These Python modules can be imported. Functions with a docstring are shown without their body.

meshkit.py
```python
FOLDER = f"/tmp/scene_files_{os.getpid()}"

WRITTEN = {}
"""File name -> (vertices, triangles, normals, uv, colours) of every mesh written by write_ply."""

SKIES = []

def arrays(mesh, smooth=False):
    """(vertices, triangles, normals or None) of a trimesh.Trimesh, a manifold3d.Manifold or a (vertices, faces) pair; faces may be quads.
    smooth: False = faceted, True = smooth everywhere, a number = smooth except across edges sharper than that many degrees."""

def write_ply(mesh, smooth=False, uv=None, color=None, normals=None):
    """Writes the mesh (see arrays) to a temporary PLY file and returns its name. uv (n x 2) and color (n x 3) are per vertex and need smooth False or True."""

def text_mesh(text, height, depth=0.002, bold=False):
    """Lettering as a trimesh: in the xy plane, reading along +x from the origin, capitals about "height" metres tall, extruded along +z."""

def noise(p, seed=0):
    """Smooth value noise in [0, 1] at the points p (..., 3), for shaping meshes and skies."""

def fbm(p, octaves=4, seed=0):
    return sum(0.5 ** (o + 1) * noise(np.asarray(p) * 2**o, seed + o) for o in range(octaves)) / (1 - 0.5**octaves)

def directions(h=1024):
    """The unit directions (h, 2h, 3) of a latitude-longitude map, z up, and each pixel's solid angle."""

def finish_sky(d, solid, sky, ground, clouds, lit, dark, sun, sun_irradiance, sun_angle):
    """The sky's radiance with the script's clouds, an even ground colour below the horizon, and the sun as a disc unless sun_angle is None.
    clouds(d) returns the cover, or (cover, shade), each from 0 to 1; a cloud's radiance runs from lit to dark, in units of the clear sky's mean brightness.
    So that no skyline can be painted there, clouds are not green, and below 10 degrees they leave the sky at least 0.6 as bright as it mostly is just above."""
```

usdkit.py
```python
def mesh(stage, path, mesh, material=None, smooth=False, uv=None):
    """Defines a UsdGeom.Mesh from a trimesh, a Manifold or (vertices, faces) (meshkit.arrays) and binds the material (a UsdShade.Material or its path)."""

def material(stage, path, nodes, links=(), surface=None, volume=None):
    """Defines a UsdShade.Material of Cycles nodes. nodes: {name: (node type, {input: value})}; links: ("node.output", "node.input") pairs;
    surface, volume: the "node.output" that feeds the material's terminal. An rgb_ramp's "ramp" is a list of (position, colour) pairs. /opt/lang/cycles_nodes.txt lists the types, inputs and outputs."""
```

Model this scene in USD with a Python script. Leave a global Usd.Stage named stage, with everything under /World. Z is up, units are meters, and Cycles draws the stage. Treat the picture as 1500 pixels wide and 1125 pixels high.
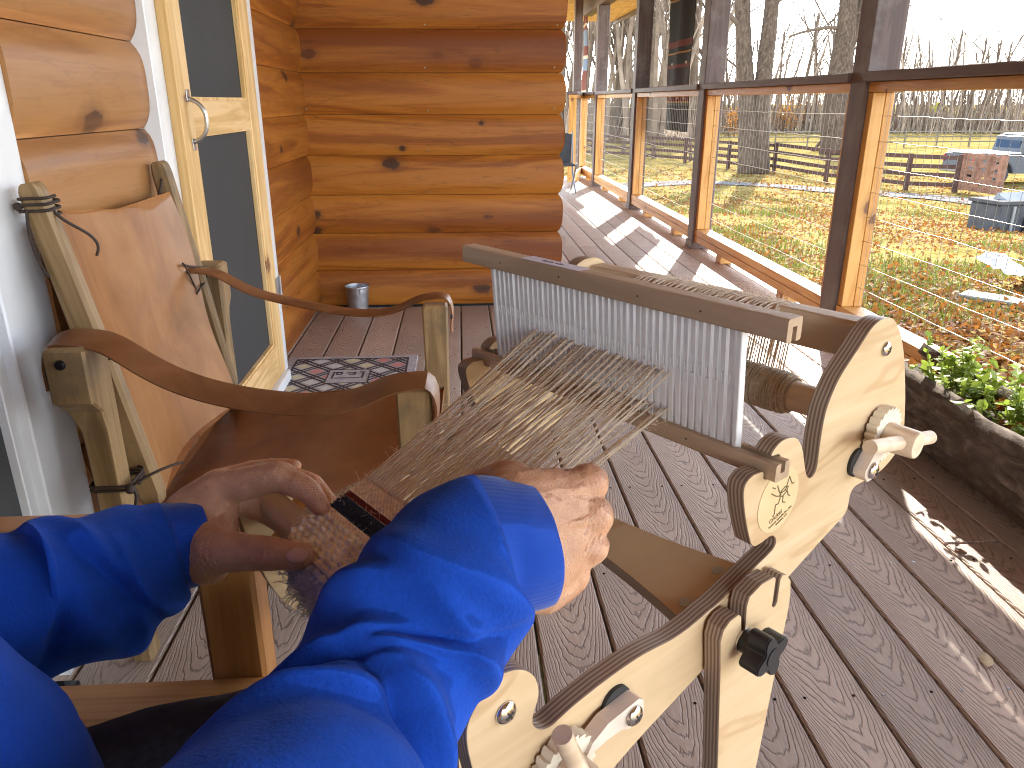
import math, random
import numpy as np, trimesh, manifold3d as m3, usdkit, meshkit
from shapely.geometry import Polygon, LineString, Point, box as sbox
from shapely.ops import unary_union
from scipy.interpolate import CubicSpline
from pxr import Usd, UsdGeom, UsdLux, UsdShade, Gf, Sdf, Vt

stage = Usd.Stage.CreateInMemory()
UsdGeom.SetStageUpAxis(stage, 'Z'); UsdGeom.SetStageMetersPerUnit(stage, 1.0)
WORLD = UsdGeom.Xform.Define(stage, '/World').GetPrim(); stage.SetDefaultPrim(WORLD)
UsdGeom.Scope.Define(stage, '/World/Looks')

# ---------------------------------------------------------------- camera
FPX = 1130.0                                             # focal length in pixels of a 1500 x 1125 picture
PITCH = math.atan(414 / FPX); YAW = math.atan(78 * math.cos(PITCH) / FPX)
EYE = np.array([0, 0, 1.0])
FWD = np.array([math.sin(YAW) * math.cos(PITCH), math.cos(YAW) * math.cos(PITCH), -math.sin(PITCH)])
RT = np.array([math.cos(YAW), -math.sin(YAW), 0.0]); UP = np.cross(RT, FWD)
cam = UsdGeom.Camera.Define(stage, '/World/camera')
cam.CreateHorizontalApertureAttr(36.0); cam.CreateVerticalApertureAttr(27.0); cam.CreateFocalLengthAttr(FPX / 1500 * 36)
cam.CreateClippingRangeAttr(Gf.Vec2f(0.05, 2000))
M = np.eye(4); M[0, :3], M[1, :3], M[2, :3], M[3, :3] = RT, UP, -FWD, EYE
cam.AddTransformOp().Set(Gf.Matrix4d(*M.ravel().tolist()))
EXPOSURE = 2.68
cam.CreateExposureAttr(EXPOSURE)
# ---------------------------------------------------------------- sky and sun
SUN_AZ, SUN_EL = math.radians(22.2), math.radians(31.2)  # azimuth from +Y towards +X
SUN_DIR = np.array([math.sin(SUN_AZ) * math.cos(SUN_EL), math.cos(SUN_AZ) * math.cos(SUN_EL), math.sin(SUN_EL)])
usdkit.material(stage, '/World/Looks/sky', {
    's': ('sky_texture', {'sky_type': 'single_scattering', 'sun_disc': False, 'sun_elevation': SUN_EL, 'sun_rotation': SUN_AZ, 'aerosol_density': 1.5, 'altitude': 1600.0}),
    'h': ('hsv', {'saturation': .48}), 'b': ('background_shader', {'strength': 0.15})}, [('s.color', 'h.color'), ('h.color', 'b.color')], surface='b.background')
sky = UsdLux.DomeLight.Define(stage, '/World/sky')
UsdShade.MaterialBindingAPI.Apply(sky.GetPrim()).Bind(UsdShade.Material.Get(stage, '/World/Looks/sky'))
sky.GetPrim().SetCustomDataByKey('kind', 'structure'); sky.GetPrim().SetCustomDataByKey('label', 'pale bright autumn sky')
sun = UsdLux.DistantLight.Define(stage, '/World/sun')
sun.CreateIntensityAttr(0.62); sun.CreateAngleAttr(0.5); sun.CreateColorAttr(Gf.Vec3f(1.0, 0.94, 0.84)); sun.CreateNormalizeAttr(True)
zax = SUN_DIR; xax = np.cross([0, 0, 1.0], zax); xax /= np.linalg.norm(xax); yax = np.cross(zax, xax)
M = np.eye(4); M[0, :3], M[1, :3], M[2, :3] = xax, yax, zax
sun.AddTransformOp().Set(Gf.Matrix4d(*M.ravel().tolist()))

# ---------------------------------------------------------------- helpers
def ray(x, y): return FWD + RT * (x - 750) / FPX - UP * (y - 562.5) / FPX      # photo pixel -> ray; it meets a real plane below
def dep(x, y, d): return EYE + ray(x, y) * d
def onz(x, y, z): r = ray(x, y); return EYE + r * ((z - 1.0) / r[2])
def onx(x, y, X): r = ray(x, y); return EYE + r * (X / r[0])
def ony(x, y, Y): r = ray(x, y); return EYE + r * (Y / r[1])
def onpl(x, y, o, n): r = ray(x, y); return EYE + r * (np.dot(np.asarray(o) - EYE, n) / np.dot(r, n))
USED = {}
def fresh(parent, name):
    k = (parent, name); n = USED.get(k, 0); USED[k] = n + 1
    return f'{parent}/{name}' if n == 0 else f'{parent}/{name}_{n:03d}'
def gm(m): return Gf.Matrix4d(*np.asarray(m, float).T.ravel().tolist())
def mtx(loc=(0, 0, 0), X=None, Y=None, Z=None, rz=0):
    m = np.eye(4)
    if X is not None: m[:3, 0], m[:3, 1], m[:3, 2] = X, Y, Z
    elif rz: c, s = math.cos(rz), math.sin(rz); m[:2, :2] = [[c, -s], [s, c]]
    m[:3, 3] = loc; return m
def tag(p, label=None, cat=None, group=None, kind=None):
    p = p.GetPrim() if hasattr(p, 'GetPrim') else p
    for k, v in (('label', label), ('category', cat), ('group', group), ('kind', kind)):
        if v: p.SetCustomDataByKey(k, v)
    return p
def thing(name, label=None, cat=None, xf=None, group=None, kind=None, parent=None):
    x = UsdGeom.Xform.Define(stage, fresh(parent.GetPath().pathString if parent else '/World', name))
    if xf is not None: x.AddTransformOp().Set(gm(xf))
    return tag(x.GetPrim(), label, cat, group, kind)
def obj(name, mesh, mat, parent=None, smooth=30, xf=None, label=None, cat=None, group=None, kind=None, uv=None):
    if isinstance(mesh, list): mesh = trimesh.util.concatenate(mesh)
    p = fresh(parent.GetPath().pathString if parent is not None else '/World', name)
    m = usdkit.mesh(stage, p, mesh, '/World/Looks/' + mat, smooth=smooth, uv=uv)
    if xf is not None: m.AddTransformOp().Set(gm(xf))
    return tag(m.GetPrim(), label, cat, group, kind)
def copy_of(root, name, xf, label, cat, group):
    x = UsdGeom.Xform.Define(stage, fresh('/World', name)); x.AddTransformOp().Set(gm(xf))
    x.GetPrim().GetReferences().AddInternalReference(root.GetPath()); x.GetPrim().SetInstanceable(True)
    return tag(x.GetPrim(), label, cat, group)
def bx(lo, hi): lo, hi = np.asarray(lo, float), np.asarray(hi, float); return trimesh.creation.box(hi - lo, trimesh.transformations.translation_matrix((lo + hi) / 2))
def rbx(lo, hi, r=.003):                                  # box with chamfered edges: hull of three crossed boxes
    lo, hi = np.asarray(lo, float), np.asarray(hi, float); pts = []
    for k in range(3):
        e = np.full(3, r); e[k] = 0
        for s in np.ndindex(2, 2, 2): pts.append(np.where(np.array(s) == 0, lo + e, hi - e))
    return trimesh.convex.convex_hull(np.array(pts))
def beam(a, b, w, h, up=(0, 0, 1), r=.002):               # chamfered bar from a to b: w across, h along up
    a, b = np.asarray(a, float), np.asarray(b, float); d = b - a; L = np.linalg.norm(d); d /= L
    s = np.cross(d, up); s /= np.linalg.norm(s); n = np.cross(s, d)
    m = rbx((0, -w / 2, -h / 2), (L, w / 2, h / 2), r); m.apply_transform(mtx(a, d, -s, n)); return m
def tube(pts, rad, n=8, caps=True, closed=False):
    P = np.asarray(pts, float); R = np.broadcast_to(np.asarray(rad, float), len(P))
    T = np.gradient(P, axis=0); T /= np.linalg.norm(T, axis=1, keepdims=True) + 1e-12
    a = np.array([0, 0, 1.0]) if abs(T[0][2]) < .9 else np.array([1.0, 0, 0])
    N = []; v = np.cross(T[0], a); v /= np.linalg.norm(v)
    for t in T: v = v - t * (v @ t); v /= np.linalg.norm(v) + 1e-12; N.append(v)
    N = np.array(N); Bn = np.cross(T, N); th = np.linspace(0, 2 * np.pi, n, endpoint=False)
    V = (P[:, None] + R[:, None, None] * (np.cos(th)[None, :, None] * N[:, None] + np.sin(th)[None, :, None] * Bn[:, None])).reshape(-1, 3)
    return grid_mesh(V, len(P), n, caps)
def grid_mesh(V, rows, n, caps=True, wrap=True):
    f = []; i = np.arange(rows - 1)[:, None] * n; j = np.arange(n if wrap else n - 1)[None]; k = (j + 1) % n
    q = np.stack([i + j, i + k, i + n + k, i + n + j], -1).reshape(-1, 4)
    F = np.vstack([q[:, [0, 1, 2]], q[:, [0, 2, 3]]])
    if caps and wrap:
        V = np.vstack([V, V[:n].mean(0), V[(rows - 1) * n:rows * n].mean(0)]); a, b = len(V) - 2, len(V) - 1
        j = np.arange(n); k = (j + 1) % n; o = (rows - 1) * n
        F = np.vstack([F, np.stack([np.full(n, a), k, j], 1), np.stack([np.full(n, b), o + j, o + k], 1)])
    return trimesh.Trimesh(V, F, process=False)
def spline(pts, n=24):
    P = np.asarray(pts, float); t = np.r_[0, np.cumsum(np.linalg.norm(np.diff(P, axis=0), axis=1))]
    return CubicSpline(t, P)(np.linspace(0, t[-1], n))
def cyl(a, b, r, n=20, r2=None): return tube([a, b], [r, r if r2 is None else r2], n)
def lathe(prof, axis_o, axis_d, n=32):                    # prof: (radius, height) pairs
    d = np.asarray(axis_d, float); d /= np.linalg.norm(d); a = np.array([0, 0, 1.0]) if abs(d[2]) < .9 else np.array([1.0, 0, 0])
    x = np.cross(a, d); x /= np.linalg.norm(x); y = np.cross(d, x); th = np.linspace(0, 2 * np.pi, n, endpoint=False)
    V = np.array([np.asarray(axis_o) + d * h + r * (np.cos(t) * x + np.sin(t) * y) for r, h in prof for t in th])
    return grid_mesh(V, len(prof), n, True)
def extr(poly, t0, t1):                                   # polygon in xy extruded along z from t0 to t1
    ms = [trimesh.creation.extrude_polygon(g, t1 - t0, engine='earcut') for g in getattr(poly, 'geoms', [poly]) if g.area > 1e-9]
    m = trimesh.util.concatenate(ms); m.apply_translation((0, 0, t0)); return m
def ground_z(x, y):
    r = np.hypot(np.asarray(x, float) - 1.0, np.asarray(y, float)); t = np.clip((r - 3.5) / 26, 0, 1)
    return -.42 - 1.75 * t * t * (3 - 2 * t) + .05 * (meshkit.noise(np.stack([np.asarray(x, float) * .5, np.asarray(y, float) * .5, np.zeros_like(np.asarray(x, float))], -1)) - .5) * np.clip(r / 6, 0, 1)
def ong(x, y, dz=0):                                      # where a line of sight meets the sloping yard
    r = ray(x, y); t = np.arange(1, 400, .02); p = EYE + r * t[:, None]
    k = np.argmax(p[:, 2] < ground_z(p[:, 0], p[:, 1]) + dz); return p[k]
LK = '/World/Looks/'
def mat(name, nodes, links, surface='p.BSDF'): return usdkit.material(stage, LK + name, nodes, links, surface=surface)
def plain(name, col, rough=.5, metal=0, noise=None, bump=None, **kw):
    """One colour with a little mottling: noise = (scale, amount), bump = (scale, strength, distance)."""
    n = {'p': ('principled_bsdf', {'base_color': col, 'roughness': rough, 'metallic': metal, **kw}), 'tc': ('texture_coordinate', {})}; l = []
    if noise:
        n['n'] = ('noise_texture', {'scale': noise[0], 'detail': 5.0}); a = noise[1]
        n['r'] = ('rgb_ramp', {'ramp': [(.3, tuple(c * (1 - a) for c in col)), (.7, tuple(min(1, c * (1 + a)) for c in col))]})
        l += [('tc.object', 'n.vector'), ('n.fac', 'r.fac'), ('r.color', 'p.base_color')]
    if bump:
        n['bn'] = ('noise_texture', {'scale': bump[0], 'detail': 6.0}); n['b'] = ('bump', {'strength': bump[1], 'distance': bump[2]})
        l += [('tc.object', 'bn.vector'), ('bn.fac', 'b.height'), ('b.normal', 'p.normal')]
    return mat(name, n, l)
def wood(name, c0, c1, c2, along='x', rough=.45, scale=1.0, knots=0, kcol=(.05, .02, .01), bumpd=.0006, spec=.5, weather=None, fine=.25, crack=0.0):
    """Timber: stretched noise for grain, fine fibres, optional knots with rings; the grain runs along one axis of the object."""
    ax = 'xyz'.index(along); st = [11.0 * scale] * 3; st[ax] = .9 * scale; sf = [260.0] * 3; sf[ax] = 9.0
    n = {'tc': ('texture_coordinate', {}), 'oi': ('object_info', {}), 'rv': ('vector_math', {'math_type': 'scale', 'vector1': (17., 31., 23.)}),
         'ad': ('vector_math', {'math_type': 'add'}), 'm': ('mapping', {'scale': st}), 'mf': ('mapping', {'scale': sf}),
         'g': ('noise_texture', {'scale': 1.0, 'detail': 5.0, 'roughness': .55, 'distortion': .9}),
         'gs': ('math', {'math_type': 'multiply', 'value2': 26.0}), 'sn': ('math', {'math_type': 'sine'}), 'sm': ('math', {'math_type': 'multiply_add', 'value2': .16, 'value3': 0.0}),
         'ck': ('noise_texture', {'scale': 1.7, 'detail': 4.0, 'roughness': .6, 'distortion': .4}), 'cr': ('rgb_ramp', {'ramp': [(.485, (1, 1, 1)), (.4975, (.55, .55, .55)), (.5025, (.55, .55, .55)), (.515, (1, 1, 1))]}), 'cm': ('mix_color', {'blend_type': 'multiply', 'fac': crack}), 'f': ('noise_texture', {'scale': 1.0, 'detail': 3.0}), 'fm': ('math', {'math_type': 'multiply_add', 'value2': fine, 'value3': -fine / 2}),
         'a1': ('math', {'math_type': 'add'}), 'a2': ('math', {'math_type': 'add'}),
         'r': ('rgb_ramp', {'ramp': [(.22, c0), (.5, c1), (.78, c2)]}), 'b': ('bump', {'strength': .5, 'distance': bumpd}),
         'p': ('principled_bsdf', {'roughness': rough, 'specular_ior_level': spec})}
    l = [('oi.random', 'rv.scale'), ('tc.object', 'ad.vector1'), ('rv.vector', 'ad.vector2'), ('ad.vector', 'm.vector'), ('ad.vector', 'mf.vector'), ('m.vector', 'g.vector'), ('mf.vector', 'f.vector'),
         ('g.fac', 'gs.value1'), ('gs.value', 'sn.value1'), ('sn.value', 'sm.value1'), ('f.fac', 'fm.value1'), ('g.fac', 'a1.value1'), ('sm.value', 'a1.value2'),
         ('a1.value', 'a2.value1'), ('fm.value', 'a2.value2'), ('a2.value', 'r.fac'), ('a2.value', 'b.height'), ('b.normal', 'p.normal')]
    out = 'r.color'
    if knots:
        kx = [1.0, 1.0, 1.0]; kx[ax] = .62
        n.update({'km': ('mapping', {'scale': [k * knots for k in kx]}), 'kn': ('noise_texture', {'scale': 25.0, 'detail': 2.0}), 'ks': ('vector_math', {'math_type': 'scale', 'scale': .09}), 'ka': ('vector_math', {'math_type': 'add'}),
                  'kv': ('voronoi_texture', {'dimensions': '2D', 'feature': 'f1', 'scale': 1.0, 'randomness': .9}), 'sx': ('separate_xyz', {}), 'cx': ('combine_xyz', {}), 'sc': ('separate_color', {}),
                  'rad': ('math', {'math_type': 'multiply_add', 'value2': .075, 'value3': .02}), 'dv': ('math', {'math_type': 'divide'}),
                  'kr': ('rgb_ramp', {'ramp': [(0, (1, 1, 1)), (.42, (.95, .95, .95)), (.5, (.5, .5, .5)), (.62, (.28, .28, .28)), (1, (0, 0, 0))]}), 'kh': ('math', {'math_type': 'multiply', 'value2': .5}),
                  'mx': ('mix_color', {'b': kcol}), 'halo': ('math', {'math_type': 'multiply_add', 'value2': -.55})})
        l += [('ad.vector', 'sx.vector'), ('sx.' + along, 'cx.x'), ('sx.z' if along != 'z' else 'sx.y', 'cx.y'), ('ad.vector', 'kn.vector'), ('kn.color', 'ks.vector1'), ('cx.vector', 'km.vector'), ('km.vector', 'ka.vector1'), ('ks.vector', 'ka.vector2'), ('ka.vector', 'kv.vector'),
              ('kv.color', 'sc.color'), ('sc.r', 'rad.value1'), ('kv.distance', 'dv.value1'), ('rad.value', 'dv.value2'), ('dv.value', 'kh.value1'), ('kh.value', 'kr.fac'), ('kr.color', 'mx.fac'), ('r.color', 'mx.a')]
        out = 'mx.result'
    if weather:                                            # (colour, scale, low, high): patchy greying
        n.update({'wn': ('noise_texture', {'scale': abs(weather[1]), 'detail': 6.0, 'roughness': .65}), 'wr': ('rgb_ramp', {'ramp': [(weather[2], (0, 0, 0)), (weather[3], (1, 1, 1))]}), 'wm': ('mix_color', {'b': weather[0]})})
        l += [('m.vector' if weather[1] < 0 else 'ad.vector', 'wn.vector'), ('wn.fac', 'wr.fac'), ('wr.color', 'wm.fac'), (out, 'wm.a')]; out = 'wm.result'
    l += [('m.vector', 'ck.vector'), ('ck.fac', 'cr.fac'), (out, 'cm.a'), ('cr.color', 'cm.b'), ('cm.result', 'p.base_color')]
    return mat(name, n, l)
# ---------------------------------------------------------------- materials of the setting
wood('pine_log', (.215, .060, .007), (.315, .101, .012), (.39, .142, .021), spec=.3, crack=.5, rough=.48, scale=.8, knots=3.4, bumpd=.0010, fine=.20, weather=((.165, .042, .007), -.30, .50, .64))
wood('pale_log', (.25, .100, .029), (.335, .145, .045), (.40, .19, .064), spec=.35, crack=.28, rough=.4, scale=.8, knots=2.9, bumpd=.0009, fine=.24, weather=((.215, .085, .03), -.35, .50, .66))
wood('raw_pine', (.60, .36, .13), (.72, .46, .19), (.80, .55, .27), rough=.55, scale=1.5, knots=3.0, kcol=(.22, .09, .03), fine=.16)
wood('raw_pine_upright', (.60, .36, .13), (.72, .46, .19), (.80, .55, .27), along='z', rough=.55, scale=1.5, knots=2.6, kcol=(.22, .09, .03), fine=.16)
wood('rail_pine', (.50, .23, .05), (.60, .30, .075), (.68, .37, .11), along='y', rough=.5, scale=1.3, knots=3.0, kcol=(.16, .06, .02), fine=.16)
wood('rail_pine_upright', (.50, .23, .05), (.60, .30, .075), (.68, .37, .11), along='z', rough=.5, scale=1.3, knots=2.6, kcol=(.16, .06, .02), fine=.16)
wood('brown_paint', (.085, .05, .042), (.11, .066, .055), (.135, .083, .07), along='y', rough=.6, scale=1.2, fine=.3)
wood('brown_post', (.085, .052, .044), (.11, .068, .058), (.135, .086, .073), along='z', rough=.6, scale=1.2, fine=.3, weather=((.17, .14, .125), 6, .5, .75))
wood('ceiling_pine', (.50, .27, .10), (.62, .36, .15), (.70, .43, .2), along='y', rough=.55, scale=1.2, knots=2.5)
plain('white_paint', (.78, .79, .80), .35, noise=(9, .05), bump=(60, .25, .0008))
plain('dark_glass', (.008, .009, .011), .08)
plain('screen_mesh', (.022, .022, .024), .7, noise=(2.5, .12))
plain('steel', (.55, .56, .58), .28, 1.0, noise=(40, .12))
plain('galvanised', (.50, .51, .53), .38, 1.0, noise=(28, .22), bump=(18, .25, .003))
plain('wire_steel', (.52, .50, .47), .42, .9, noise=(60, .25))
plain('wire_dark', (.26, .25, .235), .45, .8, noise=(60, .25))
plain('concrete', (.17, .168, .165), .95, specular_ior_level=.05, noise=(3, .15), bump=(25, .3, .004))
plain('soil', (.06, .042, .03), .95, noise=(20, .4), bump=(40, .8, .01))
plain('joist', (.10, .075, .055), .8, noise=(8, .2))
# composite decking: embossed cathedral grain, nested arches along each board (board axis = y of the object, width = x)
mat('decking', {
    'tc': ('texture_coordinate', {}), 'oi': ('object_info', {}), 'rs': ('vector_math', {'math_type': 'scale', 'vector1': (0., 13.7, 5.1)}), 'ad': ('vector_math', {'math_type': 'add'}),
    's': ('separate_xyz', {}), 'mw': ('mapping', {'scale': (22., 7., 1.)}), 'w': ('noise_texture', {'scale': 1.0, 'detail': 4.0, 'roughness': .6}), 'ml': ('mapping', {'scale': (1.5, 1.6, 1.)}), 'w2': ('noise_texture', {'scale': 1.0, 'detail': 1.0}),
    'x0': ('math', {'math_type': 'multiply_add', 'value2': .045, 'value3': -.0225}), 'xs': ('math', {'math_type': 'subtract'}), 'xq': ('math', {'math_type': 'multiply'}), 'xk': ('math', {'math_type': 'multiply', 'value2': -78.0}),
    'h1': ('math', {'math_type': 'multiply_add', 'value2': 1.15}), 'wk': ('math', {'math_type': 'multiply_add', 'value2': .17}), 'k': ('math', {'math_type': 'multiply', 'value2': 132.0}), 'sn': ('math', {'math_type': 'sine'}),
    'gr': ('rgb_ramp', {'ramp': [(0, (0, 0, 0)), (.72, (.04, .04, .04)), (.93, (.55, .55, .55)), (1, (1, 1, 1))]}), 'sh': ('math', {'math_type': 'multiply_add', 'value2': .5, 'value3': .5}),
    'mf': ('mapping', {'scale': (420., 22., 1.)}), 'f': ('noise_texture', {'scale': 1.0, 'detail': 3.0}), 'fr': ('rgb_ramp', {'ramp': [(.35, (.46, .34, .265)), (.65, (.55, .42, .335))]}),
    'dn': ('noise_texture', {'scale': 3.2, 'detail': 6.0, 'roughness': .7}), 'dr': ('rgb_ramp', {'ramp': [(.35, (.86, .86, .86)), (.7, (1.08, 1.06, 1.04))]}), 'dm': ('mix_color', {'blend_type': 'multiply', 'fac': 1.0, 'use_clamp_result': False}),
    'ov': ('map_range', {'from_min': 0., 'from_max': 1., 'to_min': .80, 'to_max': 1.12}), 'om': ('vector_math', {'math_type': 'scale'}),
    'gm': ('mix_color', {'b': (.12, .09, .08)}), 'gf': ('math', {'math_type': 'multiply', 'value2': .58}),
    'b': ('bump', {'strength': .9, 'distance': .0012, 'invert': True}), 'b2': ('bump', {'strength': .35, 'distance': .0005}), 'p': ('principled_bsdf', {'roughness': .52, 'specular_ior_level': .45})},
    [('oi.random', 'rs.scale'), ('tc.object', 'ad.vector1'), ('rs.vector', 'ad.vector2'), ('ad.vector', 's.vector'), ('ad.vector', 'mw.vector'), ('mw.vector', 'w.vector'), ('ad.vector', 'ml.vector'), ('ml.vector', 'w2.vector'),
     ('w2.fac', 'x0.value1'), ('s.x', 'xs.value1'), ('x0.value', 'xs.value2'), ('xs.value', 'xq.value1'), ('xs.value', 'xq.value2'), ('xq.value', 'xk.value1'), ('s.y', 'h1.value1'), ('xk.value', 'h1.value3'),
     ('w.fac', 'wk.value1'), ('h1.value', 'wk.value3'), ('wk.value', 'k.value1'), ('k.value', 'sn.value1'), ('sn.value', 'sh.value1'), ('sh.value', 'gr.fac'),
     ('ad.vector', 'mf.vector'), ('mf.vector', 'f.vector'), ('f.fac', 'fr.fac'), ('ad.vector', 'dn.vector'), ('dn.fac', 'dr.fac'), ('fr.color', 'dm.a'), ('dr.color', 'dm.b'), ('oi.random', 'ov.value'), ('dm.result', 'om.vector1'), ('ov.result', 'om.scale'),
     ('om.vector', 'gm.a'), ('gr.color', 'gf.value1'), ('gf.value', 'gm.fac'), ('gm.result', 'p.base_color'), ('f.fac', 'b2.height'), ('gr.color', 'b.height'), ('b2.normal', 'b.normal'), ('b.normal', 'p.normal')])
mat('yard_ground', {'tc': ('geometry', {}), 'n': ('noise_texture', {'scale': .9, 'detail': 6.0}), 'n2': ('noise_texture', {'scale': 9.0, 'detail': 5.0}), 'm': ('mix_color', {'fac': .45}),
    'r': ('rgb_ramp', {'ramp': [(.34, (.11, .12, .03)), (.45, (.20, .16, .05)), (.55, (.31, .225, .085)), (.7, (.40, .31, .15))]}), 'b': ('bump', {'strength': .6, 'distance': .03}), 'p': ('principled_bsdf', {'roughness': 1.0, 'specular_ior_level': 0.0})},
    [('tc.position', 'n.vector'), ('tc.position', 'n2.vector'), ('n.fac', 'm.a'), ('n2.fac', 'm.b'), ('m.result', 'r.fac'), ('r.color', 'p.base_color'), ('n2.fac', 'b.height'), ('b.normal', 'p.normal')])

# ---------------------------------------------------------------- the yard: one sloping sheet out to the horizon
g1 = np.unique(np.r_[np.linspace(-40, 60, 90), -np.geomspace(40, 900, 14), np.geomspace(60, 900, 14)])
g2 = np.unique(np.r_[np.linspace(-12, 60, 90), np.geomspace(60, 900, 16), -np.geomspace(12, 300, 8)])
gx, gy = np.meshgrid(g1, g2); V = np.stack([gx.ravel(), gy.ravel(), ground_z(gx.ravel(), gy.ravel())], 1)
obj('ground', grid_mesh(V, len(g2), len(g1), False, False), 'yard_ground', smooth=True, kind='structure', label='leaf-strewn lawn sloping away from the porch')
def strip(pts, w, lift, n=60):                            # a flat path laid on the ground
    c = spline(pts, n); d = np.gradient(c, axis=0); d /= np.linalg.norm(d, axis=1, keepdims=True); s = np.stack([d[:, 1], -d[:, 0]], 1)
    rows = [np.c_[c[:, :2] + s * w * k, ground_z(*(c[:, :2] + s * w * k).T) + lift] for k in (-.5, -.17, .17, .5)]
    return grid_mesh(np.stack(rows, 1).reshape(-1, 3), n, 4, False, False)
pw = [ong(x, y)[:2] for x, y in ((780, 268), (905, 273), (1010, 268), (1140, 273), (1235, 281))]
pw += [ong(1330, 287)[:2], ong(1460, 300)[:2], ong(1560, 312)[:2]]
obj('path', strip(pw, 1.5, .03), 'concrete', smooth=True, kind='structure', label='pale concrete path crossing the yard before the fence')
rd = [ong(x, y)[:2] for x, y in ((1060, 193), (1240, 193), (1400, 193), (1520, 195))]
obj('road', strip([rd[0] - (rd[1] - rd[0]) * 3, *rd, rd[3] + (rd[3] - rd[2]) * 4], 9.0, .05), 'concrete', smooth=True, kind='structure', label='pale road beyond the far fence')

# ---------------------------------------------------------------- deck
deck = thing('deck', 'grey brown composite deck boards running away under the porch', kind='structure')
BW, PITCHB = .139, .1445
def deck_board(cx, y0, y1):
    m = rbx((-BW / 2, y0 - (y0 + y1) / 2, -.025), (BW / 2, y1 - (y0 + y1) / 2, 0), .004)
    obj('board', m, 'decking', deck, smooth=20, xf=mtx((cx, (y0 + y1) / 2, 0)))
rnd = random.Random(4)
BX0 = onz(1213, 1125, 0)[0] - PITCHB / 2                  # a joint lies on this line
k0 = -math.ceil((BX0 + .80) / PITCHB)
JOINT = {14: onz(1330, 798, 0)[1], 12: onz(1062, 692, 0)[1], 17: 4.4, 9: 2.9, 15: 6.1, 13: 6.6}
for k in range(k0, 40):
    cx = BX0 + k * PITCHB
    if cx > 1.80: break
    hi = 11.2; cuts = [-1.9 - rnd.random() * 0, ]
    j1 = JOINT.get(k - k0, 99)
    if cx < .44: hi = min(hi, 3.97)
    ys = [-1.9] + [y for y in (j1, j1 + 3.66) if -1.5 < y < hi - .4] + [hi]
    for y0, y1 in zip(ys, ys[1:]): deck_board(cx, y0 + .0015, y1 - .0015)
obj('joist', [bx((-.8, y, -.20), (1.8, y + .045, -.028)) for y in np.arange(-1.8, 11.2, .406)], 'joist', deck, smooth=False, kind='stuff')
obj('rim_joist', bx((1.80, -1.9, -.40), (1.84, 11.2, -.006)), 'brown_paint', deck, smooth=False)
obj('deck_screw', [cyl((BX0 + k * PITCHB + sx, y, -.001), (BX0 + k * PITCHB + sx, y, .0006), .0032, 8) for k in range(k0 + 1, 16) for sx in (-.045, .045) for y in np.arange(-1.8 + .022, 6, .406) if not (y > 3.9 and k < 5)], 'dark_glass', deck, smooth=False, kind='stuff')

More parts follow.
